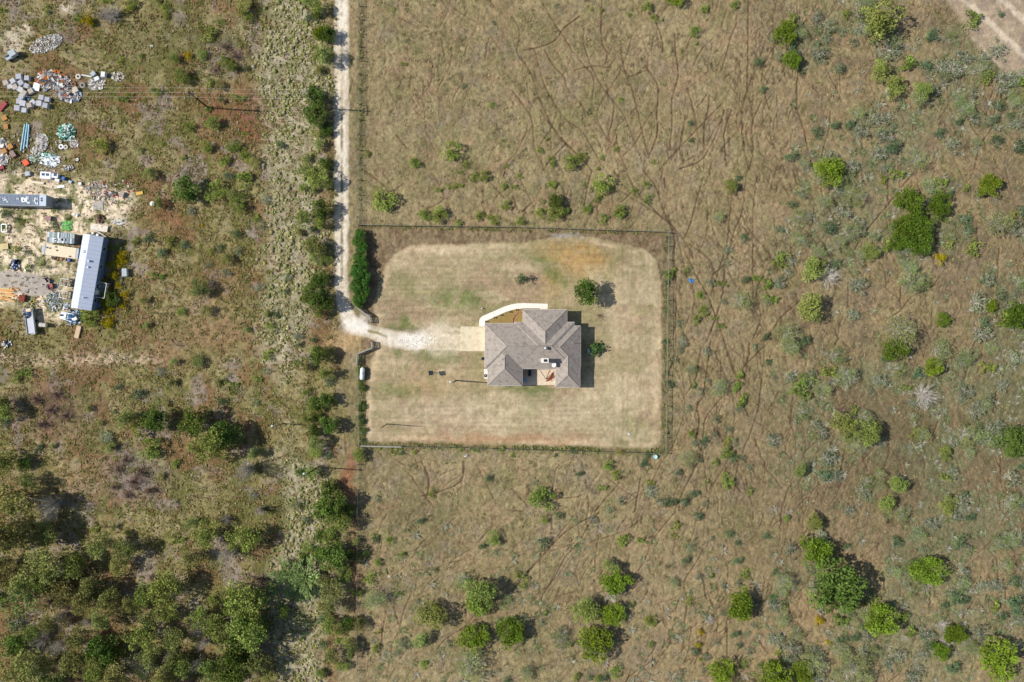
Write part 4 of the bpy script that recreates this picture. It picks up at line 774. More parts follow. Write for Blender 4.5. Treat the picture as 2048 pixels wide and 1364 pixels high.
# ------------------------------------------------------------------ fences
wire_m = mat('fence_wire', (150, 148, 132), .5, .1, 5, metal=.3); post_m = mat('fence_post', (140, 132, 112), .9, .2, 5)
def wire_fence(pl, label, hgt=1.3, step=26, rail=.02, every=1):
    t = thing('wire_fence', pl[0][0], pl[0][1], label, 'fence'); o0 = t.location
    pm = MB().box(0, 0, hgt / 2, .13, .13, hgt).build('post', post_m, t); first = True
    for (x0, y0), (x1, y1) in zip(pl[:-1], pl[1:]):
        n_ = max(1, int(math.hypot(x1 - x0, y1 - y0) / step))
        for i in range(n_ + 1):
            q = P(x0 + (x1 - x0) * i / n_, y0 + (y1 - y0) * i / n_)
            if first: pp = pm; first = False
            else: pp = pm.copy(); link(pp); pp.parent = t
            pp.location = (q[0] - o0.x, q[1] - o0.y, 0)
        a = Vector(P(x0, y0)) - o0; b = Vector(P(x1, y1)) - o0
        for k, z in enumerate((.3, .6, .9, hgt - .08)):
            MB().tube(a + Vector((0, 0, z)), b + Vector((0, 0, z)), rail if k == 3 else .012, None, 4).build('top_wire' if k == 3 else 'wire', wire_m, t)
        mb = MB(); nn = int((b - a).length / .3)
        for i in range(nn): c = a.lerp(b, i / nn); mb.box(c.x, c.y, hgt / 2, .035, .035, hgt - .2)
        tag(mb.build('mesh_wires', wire_m, t), kind='stuff')
    return t
wire_fence([(719, -70), (720, 150), (718, 300), (719, 450)], 'weedy wire fence running up the pasture edge beside the gravel track')
wire_fence([(719, 451), (1030, 455), (1336, 465)], 'wire fence along the top side of the mown yard', rail=.03)
wire_fence([(1336, 466), (1334, 600), (1332, 780), (1330, 906)], 'pale wire fence down the right side of the mown yard', rail=.045)
wire_fence([(1329, 906), (1100, 900), (900, 894), (805, 893)], 'wire fence hidden in weeds along the bottom of the yard')
wire_fence([(719, 893), (718, 850), (717, 730)], 'wire fence with hedge weeds at the lower left of the yard')
wire_fence([(717, 900), (716, 1100), (716, 1420)], 'wire fence running down below the yard beside the tree line')
grayw = mat('weathered_boards', (158, 156, 146), .9, .15, 6, stretch=(1, 6, 6))
def board_fence(pl, label, hgt=1.25, nb=4):
    t = thing('board_fence', pl[0][0], pl[0][1], label, 'fence'); o0 = t.location
    for (x0, y0), (x1, y1) in zip(pl[:-1], pl[1:]):
        a = Vector(P(x0, y0)) - o0; b = Vector(P(x1, y1)) - o0; n_ = max(1, round((b - a).length / 2.0)); ang = math.atan2(b.y - a.y, b.x - a.x)
        for i in range(n_ + 1):
            c = a.lerp(b, i / n_); MB().box(c.x, c.y, hgt / 2, .14, .14, hgt + .05, ang).build('post', grayw, t)
        for i in range(n_):
            c = a.lerp(b, (i + .5) / n_)
            for k in range(nb): MB().box(c.x - math.sin(ang) * .09, c.y + math.cos(ang) * .09, .2 + k * (hgt - .3) / (nb - 1), (b - a).length / n_ - .02, .04, .18, ang).build('board', grayw, t)
        MB().box((a.x + b.x) / 2, (a.y + b.y) / 2, hgt + .05, (b - a).length, .2, .05, ang).build('cap_rail', grayw, t)
board_fence([(713, 613), (728, 625), (741, 633), (743, 645)], 'grey board fence wing on the hedge side of the yard entrance')
board_fence([(745, 684), (746, 696), (716, 708), (715, 729)], 'grey board fence wing below the track where it enters the yard')
board_fence([(722, 891), (762, 892), (803, 893)], 'low grey board fence piece at the lower left yard corner', .8, 2)
# propane tank
t = thing('propane_tank', 726, 747, 'white horizontal propane tank by the left yard fence', 'propane tank', rz=math.radians(-4))
wt = mat('white_paint', (226, 230, 232), .35, .04, 2, spec=.5)
mb = MB(); n_ = 14; prof = [(-1.3, .02), (-1.22, .25), (-1.05, .4), (-.9, .46), (.9, .46), (1.05, .4), (1.22, .25), (1.3, .02)]; vs_ = []; fs_ = []
for y_, r_ in prof:
    for i in range(n_): a = 2 * math.pi * i / n_; vs_.append((math.cos(a) * r_, y_, .75 + math.sin(a) * r_))
for k in range(len(prof) - 1):
    for i in range(n_): j = (i + 1) % n_; fs_.append((k*n_+i, (k+1)*n_+i, (k+1)*n_+j, k*n_+j))
mb.raw(vs_, fs_).build('shell', wt, t, True); MB().lathe([(.2, 1.18), (.2, 1.32), (.1, 1.38)], 0, .1, 12).build('valve_dome', wt, t)
for y_ in (-.7, .7): MB().box(0, y_, .15, .6, .12, .32).build('leg', stainless, t)
# raised feeder on a post
t = thing('deer_feeder', 864, 745, 'black square box raised on a thin post on the lawn left of the house', 'feeder', rz=.1)
MB().tube((0, 0, 0), (0, 0, 1.7), .06).build('post', dark, t); MB().box(0, 0, 1.85, .85, .8, .35).build('box', dark, t); MB().box(0, 0, 2.05, .92, .86, .05).build('lid', mat('dark_blue_lid', (36, 40, 50), .5, .1, 3), t)
# water trough and scraps
t = thing('water_trough', 1310, 913, 'round pale blue water tub outside the lower right fence corner', 'trough'); MB().lathe([(.36, 0), (.42, .45), (.42, .5), (.36, .5), (.34, .3)], 0, 0, 18).build('tub', mat('tub_blue', (176, 216, 224), .5, .05, 3), t); MB().lathe([(.33, .38), (.33, .385)], 0, 0, 18).build('water', mat('trough_water', (190, 224, 228), .15, .05, 2), t)
t = thing('blue_tarp', 1383, 561, 'crumpled bright blue tarp scrap on the pasture right of the fence', 'tarp')
def crumple(name, m, parent, sx, sy, h, seed, n=9, rz=0, hole=0.12):
    r = random.Random(seed); v = []; f = []
    for j in range(n):
        for i in range(n):
            u, q = i / (n - 1) - .5, j / (n - 1) - .5; e = 1 + r.gauss(0, .07)
            x, y = u * sx * e, q * sy * e; c, s_ = math.cos(rz), math.sin(rz); v.append((x * c - y * s_, x * s_ + y * c, .05 + r.random() * h * (1 - abs(u)) ))
    for j in range(n - 1):
        for i in range(n - 1):
            if r.random() > hole * (1 if 1 < i < n - 3 else 2.5): f.append((j*n+i, j*n+i+1, (j+1)*n+i+1, (j+1)*n+i))
    return MB().raw(v, f).build(name, m, parent)
crumple('sheet', mat('blue_tarp', (60, 130, 200), .5, .15, 4), t, 1.0, .8, .3, 4, 6)
for i, (a, b, c) in enumerate(((1258, 868, 'white'), (931, 911, 'white'), (778, 1153, 'white'), (303, 93, 'white'))):
    t = thing('plastic_scrap', a, b, ('white plastic scrap beyond the right fence', 'pale plastic scrap below the bottom fence', 'white plastic jug on the bare ground at the bottom', 'torn white plastic bag in the scrub at the top')[i], 'litter'); crumple('sheet', wt, t, .5, .45, .25, 30 + i, 5)

# ------------------------------------------------------------------ utility poles and lines
wood_p = mat('pole_wood', (58, 46, 38), .9, .2, 5, stretch=(4, 4, 1))
def pole(px_, py_, h, label, arm=0, lamp=False, xf=False, r=.15):
    t = thing('utility_pole', px_, py_, label, 'utility pole', group='wooden utility poles')
    MB().tube((0, 0, 0), (0, 0, h), r, r * .65, 8).build('pole', wood_p, t)
    if arm:
        c = MB().box(0, 0, h - .5, .12, arm, .12).build('crossarm', wood_p, t)
        for y_ in (-arm * .45, 0, arm * .45): MB().lathe([(.05, h - .44), (.07, h - .3), (.04, h - .2)], 0, y_, 8).build('insulator', wt, c)
    if lamp:
        l_ = MB().tube((0, 0, h - .3), (-.5, .1, h - .05), .035).build('lamp_arm', stainless, t); MB().lathe([(.05, h + .1), (.2, h), (.22, h - .15)], -.55, .1, 12).build('lamp_head', wt, l_)
    if xf: MB().lathe([(.2, h - 1.6), (.24, h - 1.5), (.24, h - .8), (.15, h - .7)], .35, 0, 12).build('transformer', stainless, t)
    return t
pA = pole(417, 215.5, 9.6, 'tall dark power pole leaning outward in view over the red-brown scrub', 1.9, xf=True)
pF = pole(641, 216, 9.0, 'power pole rising from the trees beside the gravel track', 1.9)
pole(912, 761, 6.8, 'dark lawn pole with a white lamp left of the house', 0, True)
pole(774, 848, 6.4, 'thin bare pole on the lawn near the lower left yard corner', 0, False, r=.1)
pole(636, 934, 8.3, 'pole topped by a white lamp below the lower left yard corner', 0, True, r=.14)
pole(567, 847, 5.4, 'thin short pole in the scrub left of the yard', 0, True, r=.1)
cab = mat('cable', (206, 202, 186), .5, .05, 5)
def cable(a, b, label, sag=.5):
    mb = MB(); prev = None
    for i in range(15): t = i / 14; p = Vector(a).lerp(Vector(b), t); p.z -= sag * 4 * t * (1 - t); (prev is not None) and mb.tube(prev, p, .014, None, 4, False); prev = p
    tag(mb.build('power_cable', cab), label, 'cable')
A = Vector(pA.location); Fp = Vector(pF.location)
for k, (oy, nm) in enumerate(((.85, 'upper'), (0, 'middle'), (-.85, 'lower'))):
    cable(A + Vector((0, oy, 9.3)), (-125, A.y + oy + .5, 9.3), f'{nm} pale power cable running left from the far pole over the scrap heaps')
    cable(A + Vector((0, oy, 9.3)), Fp + Vector((0, oy, 8.7)), f'{nm} pale power cable between the two tall poles at upper left')

# ------------------------------------------------------------------ scrap yard: mobile home, trailers
metr = mat('mobile_roof', (196, 204, 220), .55, .05, 1.5, spec=.3, stretch=(1, 8, 1)); metr2 = mat('mobile_wall', (104, 124, 152), .6, .06, 2)
def quadframe(px4, z):   # four photo corners (tl,tr,br,bl) of a roof at height z -> centre, size, angle
    p = [Vector(P(a, b, z)) for a, b in px4]; c = sum(p, Vector()) / 4; ex = ((p[1] - p[0]) + (p[2] - p[3])) / 2; ey = ((p[0] - p[3]) + (p[1] - p[2])) / 2
    return c, ex.length, ey.length, math.atan2(ey.y, ey.x) - math.pi / 2
c, wx_, ly_, rz = quadframe([(165, 467), (207, 474), (181, 620.5), (141, 615.5)], 3.0)
mh = empty('mobile_home', (c.x, c.y, 0), 'long pale blue metal-roofed mobile home among the scrap', 'mobile home', rz=rz)
MB().box(0, 0, 1.65, wx_ - .3, ly_ - .3, 2.3).build('wall', metr2, mh); MB().box(0, 0, .25, wx_ - .4, ly_ - .4, .5).build('skirting', mat('skirt', (120, 124, 130), .7, .1, 3), mh)
rf = MB(); hw = wx_ / 2; hl = ly_ / 2
rf.raw([(-hw, -hl, 2.85), (-.25, -hl, 3.6), (-.25, hl, 3.6), (-hw, hl, 2.85), (hw, -hl, 2.85), (hw, hl, 2.85), (-hw, -hl, 2.76), (hw, -hl, 2.76), (hw, hl, 2.76), (-hw, hl, 2.76)],
       [(0, 1, 2, 3), (1, 4, 5, 2), (6, 9, 8, 7), (0, 3, 9, 6), (4, 7, 8, 5), (0, 6, 7, 4, 1), (3, 2, 5, 8, 9)])
rfo = rf.build('roof', metr, mh)
for i in range(18):
    y_ = -hl + (i + .5) * ly_ / 18
    for s_, x_, w_ in ((.75 / (hw - .25), (-hw - .25) / 2, hw - .25), (-.75 / (hw + .25), (hw - .25) / 2, hw + .25)): MB().box(x_, y_, 3.235, w_ - .08, .05, .03, 0, (s_, 0)).build('roof_seam', mat('seam', (168, 180, 198), .6, .05, 3), rfo)
for x_, y_, r_, h_ in ((.35, 2.2, .22, .35), (.35, 1.0, .2, .2), (-.9, 3.9, .26, .12), (.5, -5.0, .12, .35), (-.5, 2.7, .08, .2)):
    MB().lathe([(r_, 3.0), (r_, 3.4 + h_ * .5), (r_ * .6, 3.4 + h_)], x_, y_, 12).build('roof_vent', wt if r_ < .25 else stainless, rfo)
for y_ in (-5.2, -2.4, 1.5, 5): 
    wn = MB().box(wx_ / 2 - .14, y_, 1.8, .05, 1.0, .8).build('window', trim, mh); MB().box(wx_ / 2 - .11, y_, 1.8, .03, .86, .66).build('pane', glass, wn)
MB().box(wx_ / 2 - .13, -3.6, 1.4, .05, .9, 1.9).build('door', trim, mh)
timber = mat('deck_timber', (176, 160, 132), .9, .12, 5, stretch=(1, 8, 1)); greyt = mat('grey_timber', (150, 146, 140), .9, .12, 5)
def deck(px_, py_, sx, sy, label, rz, m, z=.8):
    t = thing('wooden_deck', px_, py_, label, 'deck', rz=rz); n_ = int(sy / .3)
    for i in range(n_): MB().box(0, -sy / 2 + (i + .5) * sy / n_, z, sx, sy / n_ - .02, .05).build('plank', m, t)
    for x_ in (-sx / 2 + .06, sx / 2 - .06):
        for y_ in (-sy / 2 + .06, 0, sy / 2 - .06): MB().box(x_, y_, (z + .95) / 2, .1, .1, z + .95).build('post', trim, t)
    for x_, y_, a, b in ((sx / 2 - .05, 0, .09, sy), (0, sy / 2 - .05, sx - .1, .09), (0, -sy / 2 + .05, sx - .1, .09)):
        MB().box(x_ , y_, z + .98, a, b, .07).build('rail', trim, t); MB().box(x_, y_, z + .5, a * .5 if a < .2 else a, b * .5 if b < .2 else b, .06).build('rail', trim, t)
    return t
deck(209.5, 581, 2.3, 3.1, 'grey deck with white railing on the right side of the mobile home', rz, greyt)
deck(138, 566, 1.7, 1.5, 'small railed deck piled with firewood left of the mobile home', rz + math.pi, timber, .6); deck(136, 590, 1.6, 1.5, 'lower wooden landing left of the mobile home', rz + math.pi, timber, .5)
t = thing('deck_chair', 205, 573, 'pale blue chair on the grey deck', 'chair', z=.82); MB().box(0, 0, .4, .5, .5, .06).build('seat', mat('pale_blue', (168, 196, 208)), t); MB().box(-.25, 0, .65, .05, .5, .5).build('backrest', MC['pale_blue'], t)
for a in (-.2, .2):
    for b in (-.2, .2): MB().box(a, b, .2, .04, .04, .4).build('leg', trim, t)
# beige travel trailer
cream = mat('cream_roof', (226, 208, 178), .6, .05, 1.5); silver = mat('silver', (170, 178, 184), .45, .08, 3)
c, a_, b_, rz2 = quadframe([(84, 486), (157, 497), (154.5, 518), (80.5, 508.5)], 2.9)
tr = empty('travel_trailer', (c.x, c.y, 0), 'cream-roofed travel trailer parked against the mobile home', 'trailer', rz=rz2)
MB().box(0, 0, 1.6, a_ - .1, b_ - .1, 2.1).build('body', mat('cream_wall', (206, 194, 172), .6, .05, 2), tr)
MB().box(.3, 0, 2.72, a_ - 1.6, b_, .12).build('roof', cream, tr); MB().box(a_ / 2 - .55, 0, 2.70, 1.1, b_ - .02, .1).build('rear_roof_panel', silver, tr)
mb = MB(); n_ = 8; pts = [(-a_ / 2 + .55 - math.sin(math.pi * i / n_) * .6, -b_ / 2 + b_ * i / n_) for i in range(n_ + 1)]; mb.prism([(-a_ / 2 + .6, -b_ / 2)] + pts + [(-a_ / 2 + .6, b_ / 2)], .6, 2.7); mb.build('front_cap', silver, tr)
for x_, y_ in ((-2.6, .4), (-2.0, .35), (-.85, .75), (-.6, .1), (2.1, -.75)): MB().box(x_, y_, 2.83, .34, .28, .1).build('roof_hatch', mat('hatch_grey', (92, 88, 84), .6, .1, 3), tr)
for y_ in (-b_ / 2 + .1, b_ / 2 - .1):
    for x_ in (-.4, .5): MB().tube((x_, y_ - .1, .35), (x_, y_ + .1, .35), .35, .35, 12).build('wheel', dark, tr)
# corrugated shed
c, a_, b_, rz3 = quadframe([(94, 461), (149, 468.5), (147, 490), (93.5, 482.5)], 2.4)
sh = empty('panel_shed', (c.x, c.y, 0), 'low shed roofed with mismatched grey and white corrugated sheets', 'shed', rz=rz3)
MB().box(0, 0, 1.1, a_ - .2, b_ - .2, 2.2).build('wall', mat('shed_wall', (120, 118, 110), .8, .15, 3), sh)
for i in range(11):
    for j in range(2):
        cc = rnd.choice([(150, 164, 168), (128, 142, 148), (178, 188, 190), (112, 128, 138), (160, 172, 160), (210, 214, 214)])
        MB().box(-a_ / 2 + (i + .5) * a_ / 11, (-.25 + .5 * j) * b_, 2.26 + rnd.random() * .1, a_ / 11 + rnd.uniform(-.06, .04), b_ / 2 - .03, .04, rnd.gauss(0, .04), (rnd.gauss(0, .16), 0)).build('roof_panel', mat('sheet%s' % str(cc), cc, .6, .12, 4), sh)
for i in range(4): MB().box(rnd.uniform(-2, 2), rnd.uniform(-.6, .6), 2.42, rnd.uniform(.4, .9), rnd.uniform(.3, .7), .1, rnd.random()).build('loose_sheet', wt if i % 2 else silver, sh)
# long dark trailer at the left edge
c, a_, b_, rz4 = quadframe([(-40, 378), (92, 398), (91, 419.5), (-40, 402)], 3.0)
bt = empty('box_trailer', (c.x, c.y, 0), 'long box trailer with a tarp-patched dark roof cut by the left edge', 'trailer', rz=rz4)
MB().box(0, 0, 1.7, a_ - .1, b_ - .1, 2.4).build('body', mat('trailer_body', (150, 156, 164), .6, .1, 2), bt); MB().box(-.6, 0, 2.95, a_ - 1.4, b_ - .1, .1).build('roof', mat('dark_roof', (118, 130, 146), .7, .15, 3, c2=(84, 98, 116)), bt)
MB().box(a_ / 2 - .65, 0, 2.96, 1.3, b_, .12).build('end_panel', mat('pale_panel', (190, 202, 220), .6, .06, 3), bt)
for y_ in (.35, -.05): MB().box(a_ / 2 - .85 + (.35 - y_) * .0 + .0, y_, 3.04, .34, .3, .06).build('roof_hatch', dark, bt)
MB().box(0, b_ / 2 - .03, 3.02, a_, .08, .08).build('roof_edge', silver, bt); MB().box(0, -b_ / 2 + .03, 3.02, a_, .08, .08).build('roof_edge', silver, bt)
for i, (x_, y_, s_) in enumerate(((2.3, 0, .9), (2.9, .4, .5), (4.6, .3, .45), (4.7, -.6, .45), (-1.6, .1, .6), (-1.0, -.4, .35), (-2.6, .1, .6), (3.2, -.5, .4), (1.0, .2, .35), (4.2, -.2, .4), (-3.4, -.6, .7))):
    o = crumple('tarp_patch', wt, bt, s_ * 1.3, s_, .12, 60 + i, 5); o.location = (x_, y_, 3.02)
for y_ in (-b_ / 2 + .1, b_ / 2 - .1):
    for x_ in (1.5, 2.6): MB().tube((x_, y_ - .12, .45), (x_, y_ + .12, .45), .45, .45, 12).build('wheel', dark, bt)
# open trailer loaded with junk
c, a_, b_, rz5 = quadframe([(49, 617), (65, 616), (71.5, 668), (56, 669.5)], 1.0)
ft = empty('flatbed_trailer', (c.x, c.y, 0), 'narrow open trailer loaded with junk and a grey sheet', 'trailer', rz=rz5)
MB().box(0, 0, .75, a_, b_, .12).build('bed', silver, ft)
for s_ in (-1, 1): MB().box(s_ * a_ / 2, 0, 1.0, .06, b_, .45).build('side_board', silver, ft)
MB().box(.0, -.9, 1.0, a_ - .15, b_ * .58, .1).build('load_sheet', mat('grey_sheet', (198, 200, 206), .7, .06, 2), ft); MB().box(0, b_ / 2 - .4, 1.05, 1.0, .6, .35).build('load_box', mat('beige_box', (222, 200, 168), .7, .06, 2), ft)
MB().box(0, b_ / 2 + .5, .6, .12, 1.1, .1).build('drawbar', dark, ft)
for s_ in (-1, 1): MB().tube((s_ * a_ / 2 - .1, 0, .35), (s_ * a_ / 2 + .12, 0, .35), .35, .35, 12).build('wheel', dark, ft)
# boat
bo = thing('boat', 143, 634, 'white motor boat with blue cover parked below the mobile home', 'boat', rz=-.25)
hull = [(-2.6, -.75), (-2.7, 0), (-2.6, .75), (1.2, .85), (2.2, .5), (2.9, 0), (2.2, -.5), (1.2, -.85)]
MB().prism(list(reversed([(a * .62, b * .95) for a, b in hull])), .3, 1.1).build('hull', wt, bo); MB().box(-.9, 0, 1.15, 1.0, 1.2, .2).build('deck_box', mat('boat_white', (232, 236, 240), .4, .05, 2), bo)
crumple('cover', mat('boat_blue', (44, 96, 140), .5, .25, 3), bo, 1.5, 1.3, .25, 77, 7).location = (.5, 0, 1.1); MB().box(-1.3, 0, 1.3, .12, .35, .7).build('outboard', dark, bo)
# small farm cart
uc = thing('utility_vehicle', 28, 114, 'small grey utility cart with a box cab near the white rubble', 'utility cart', rz=.55)
MB().box(.55, 0, .95, 1.2, 1.1, .9).build('cab', mat('cart_grey', (168, 180, 190), .5, .08, 3), uc); MB().box(.55, 0, 1.43, 1.3, 1.2, .06).build('cab_roof', silver, uc); MB().box(-.75, 0, .55, 1.2, 1.0, .08).build('tray', silver, uc)
for s_ in (-1, 1):
    MB().box(-.75, s_ * .5, .8, 1.2, .05, .4).build('side_rail', silver, uc)
    for x_ in (-.8, .7): MB().tube((x_, s_ * .5 - .1, .3), (x_, s_ * .5 + .1, .3), .3, .3, 12).build('wheel', dark, uc)
# red mower and tractor bits
mw = thing('riding_mower', 103, 573, 'red riding mower at the end of the gravel drive', 'mower', rz=.2); redm = mat('red_paint', (150, 54, 60), .5, .15, 4)
MB().box(.1, 0, .45, 1.0, .6, .35).build('hood', redm, mw); MB().lathe([(.55, .18), (.55, .28)], 0, 0, 16).build('mowing_deck', redm, mw); MB().box(-.4, 0, .75, .4, .45, .12).build('seat', dark, mw)
for x_ in (-.5, .5):
    for s_ in (-1, 1): MB().tube((x_, s_ * .4 - .08, .25), (x_, s_ * .4 + .08, .25), .25, .25, 10).build('wheel', dark, mw)
mw2 = thing('wheelbarrow', 98, 560, 'dark metal wheelbarrow lying just above the red mower', 'wheelbarrow', rz=-1.0)
MB().raw([(-.5, -.35, .6), (.5, -.35, .65), (.5, .35, .65), (-.5, .35, .6), (-.3, -.2, .3), (.3, -.2, .3), (.3, .2, .3), (-.3, .2, .3)], [(0, 1, 5, 4), (1, 2, 6, 5), (2, 3, 7, 6), (3, 0, 4, 7), (4, 5, 6, 7)]).build('tray', mat('mauve_metal', (110, 96, 102), .5, .1, 3), mw2)
for s_ in (-1, 1): MB().tube((.3, s_ * .2, .25), (-1.0, s_ * .3, .5), .03).build('handle', dark, mw2)
MB().tube((.65, -.06, .2), (.65, .06, .2), .2, .2, 10).build('wheel', dark, mw2)

# grey slatted crates of the heap
crate_m = [mat('crate_grey', (190, 192, 198), .7, .06, 3), mat('crate_light', (206, 206, 208), .7, .06, 3), mat('crate_tan', (198, 186, 172), .7, .08, 3)]
z2 = lambda x, y: (x / 8.02, 50 + y / 8.02)
def crate_thing(x, y, s, rz, mi, label, slats=5, h=.75, nm='metal_crate'):
    t = thing(nm, x, y, label, 'crate', rz=rz, group='grey crates of the scrap heap')
    MB().box(0, 0, h / 2, s, s, h - .04).build('case', crate_m[mi], t)
    for i in range(slats): MB().box(-s / 2 + (i + .5) * s / slats, 0, h + .0, s / slats - .05, s * .98, .05).build('slat', crate_m[mi], t)
    return t
CR = [(325,838,.1,0,'topmost'),(465,868,-.05,0,'right of the topmost'),(240,915,.6,1,'below left of the topmost'),(362,940,.6,0,'tilted middle'),(130,945,.4,2,'leftmost'),(455,990,-.4,0,'large blue-grey tilted'),
      (350,1045,-.5,1,'second row, under the cables'),(425,1108,-.5,2,'crossed by the power cables'),(190,1000,.2,1,'lower left of upper group'),(270,1010,.4,2,'small tan one of upper group'),(370,1165,-.3,0,'dark shaded, beside the blue scrap'),
      (340,1240,-.1,0,'left of lower group'),(410,1275,-.2,1,'second from left of lower group'),(555,1250,.7,1,'whitish tilted, mid lower group'),(508,1305,.3,2,'tan, mid lower group'),(690,1175,-.12,0,'upper left of the right-hand four'),(790,1210,-.12,0,'upper right of the right-hand four'),
      (668,1275,-.12,1,'lower left of the right-hand four'),(765,1308,-.12,0,'lower right of the right-hand four'),(308,1345,-.1,0,'bottom left, lowest pair'),(415,1378,-.1,1,'bottom right, lowest pair'),(520,1075,.5,2,'beside the white sheet')]
for a, b, rz_, mi, lb in CR:
    x, y = z2(a, b); crate_thing(x, y, rnd.uniform(.92, 1.1), rz_, mi, f'grey slatted crate in the scrap heap, {lb}', h=rnd.uniform(.6, .95))
z3 = lambda x, y: (x / 8.02, 210 + y / 8.02)
wood_o = mat('orange_wood', (206, 152, 92), .85, .12, 4, stretch=(1, 6, 1)); wood_p2 = mat('pink_wood', (176, 146, 138), .85, .12, 4); wood_y = mat('yellow_wood', (222, 204, 150), .85, .1, 4)
def pallet(x, y, sx, sy, rz_, m, label, n=6, h=.35, group=None):
    t = thing('wooden_pallet', x, y, label, 'pallet', rz=rz_, group=group)
    for i in range(3): MB().box(0, (-.42 + .42 * i) * sy, h * .4, sx * .96, .1, h * .8).build('bearer', m, t)
    for i in range(n): MB().box(-sx / 2 + (i + .5) * sx / n, 0, h * .8 + .03, sx / n - .045, sy, .05).build('board', m, t)
    return t
pallet(*z3(85, 215), 1.0, .95, .5, wood_o, 'orange-brown pallet near the left edge, upper one'); pallet(*z3(108, 350), .85, 1.0, .1, wood_o, 'orange pallet lower left of the blue pipes')
pallet(*z3(185, 675), 1.05, .95, .6, wood_o, 'tan pallet at the lower end of the blue pipes', h=.6); pallet(*z3(90, 748), 1.0, .95, .5, wood_o, 'pale orange pallet stack beside the mauve one', h=.6)
pallet(*z3(232, 795), .9, 1.25, .55, wood_p2, 'mauve wooden pallet beside the tan pallets', h=.7)
z4 = lambda x, y: (x / 7.578, 360 + y / 7.578)
pallet(*z4(755, 590), 1.2, .95, -.1, wood_p2, 'pinkish slatted crate above the corrugated shed', h=.8); pallet(*z4(75, 1010), 1.7, 1.1, .08, wood_y, 'pale wide pallet at the left edge on sand', 7)
z5 = lambda x, y: (x / 7.578, 530 + y / 7.578)
for i, yy_ in enumerate((205, 265, 330)): pallet(*z5(1815 - i * 12, yy_), 1.2, .75, .05, wood_y, ('top', 'middle', 'bottom')[i] + ' pale yellow pallet of the three right of the deck', 6, .2, 'pale pallets right of the deck')
# pipes
for i, (a, b) in enumerate((((400, 310), (335, 735)), ((440, 290), (380, 712)), ((468, 312), (435, 682)))):
    p = Vector(P(*z3(*a), .2)); q = Vector(P(*z3(*b), .2)); o = MB().tube(p, q, .15, .15, 10).build('blue_pipe', mat('blue_pipe', (150, 196, 214), .35, .1, 3, spec=.6))
    tag(o, ('left', 'middle', 'right')[i] + ' one of three long pale blue pipes side by side', 'pipe', 'long blue pipes')
# lumber stack
for i in range(14):
    l_ = rnd.uniform(2.4, 3.6); x = 10 + rnd.uniform(-6, 8); y = 577.5 + i * 1.75
    p = P(x, y, .3); o = MB().box(p[0], p[1], .15 + .12 * (i % 3), l_, .14, .12, -.08 + rnd.gauss(0, .03)).build('lumber_plank', mat('lumber', (226, 168, 104), .85, .12, 4, stretch=(1, 8, 8)) if i % 4 else wood_y)
    tag(o, f'{ORD[i] if i < 12 else ("thirteenth", "last")[i - 12]} orange lumber plank from the top in the left-edge stack', 'plank', 'lumber planks in the left-edge stack')
t = thing('brick_stack', 47.5, 597, 'rust-brown stack of boards at the right end of the lumber', 'board stack', rz=-.15)
for i in range(4): MB().box(-.45 + i * .3, 0, .35, .24, 1.3, .7).build('board', rust, t)
# misc single pieces: boxes, rings, barrels, panels
def boxt(nm, x, y, sx, sy, h, rz_, m, label, cat, lid=None):
    t = thing(nm, x, y, label, cat, rz=rz_); MB().box(0, 0, h / 2, sx, sy, h).build('case', m, t)
    MB().box(0, 0, h + .03, sx * 1.04, sy * 1.04, .06).build('lid', lid or m, t); return t
def ring(x, y, r, m, label, cat='wheel rim'):
    t = thing('wheel', x, y, label, cat); MB().lathe([(r, .05), (r, .25), (r * .8, .3), (r * .45, .28), (r * .42, .1)], 0, 0, 16).build('tyre', m, t); MB().lathe([(r * .3, .1), (r * .28, .2)], 0, 0, 10).build('hub', dark, t); return t
def barrel(x, y, r, h, m, label):
    t = thing('barrel', x, y, label, 'barrel'); MB().lathe([(r * .92, 0), (r, h * .3), (r, h * .7), (r * .92, h)], 0, 0, 14).build('drum', m, t); MB().lathe([(r * .8, h), (r * .8, h + .03)], 0, 0, 14).build('lid', m, t)
blue = mat('blue_paint', (40, 96, 168), .5, .12, 4); oran = mat('orange_sheet', (206, 120, 58), .7, .15, 4); teal = mat('teal_sheet', (120, 186, 168), .6, .2, 3); tyre = mat('pale_tyre', (206, 200, 186), .8, .1, 5)
ring(*z2(1265, 832), .55, tyre, 'pale wheel at the right end of the upper scrap heap'); ring(*z2(1335, 970), .6, mat('grey_tyre', (150, 142, 132), .8, .15, 5), 'dull grey wheel right of the scrap heap'); ring(*z2(1190, 955), .55, mat('rusty', (136, 98, 76), .8, .2, 5), 'rusty wheel ring in the scrap heap')
ring(*z3(980, 592), .3, tyre, 'smallest pale wheel below the green netting'); ring(*z3(992, 672), .52, wt, 'largest white wheel below the green netting'); ring(*z3(1065, 678), .47, tyre, 'pale wheel touching the large white wheel'); ring(*z3(1250, 880), .3, wt, 'small white ring alone in the scrub grass')
boxt('appliance', *z2(1515, 795), .9, .8, .6, .7, silver, 'grey square appliance above the long white pipe', 'appliance'); boxt('appliance', *z2(1572, 872), .85, .7, .5, .4, wt, 'white box appliance at the right end of the heap', 'appliance')
boxt('appliance', *z2(1235, 1050), .9, 1.0, .6, .5, mat('beige_metal', (190, 182, 166), .6, .08, 3), 'beige square appliance beside the rusty wheel', 'appliance'); boxt('appliance', *z2(1690, 815), .75, .95, .9, -.1, wt, 'upright white tank standing alone right of the heap', 'appliance')
tag(MB().tube(P(*z2(1310, 800), .3), P(*z2(1470, 830), .3), .14).build('white_pipe', wt), 'long whitish pipe lying right of the pale wheel', 'pipe')
boxt('white_sheet', *z2(600, 1000), 1.25, 1.5, .3, -.2, wt, 'bright white metal sheet in the middle of the heap', 'metal sheet')
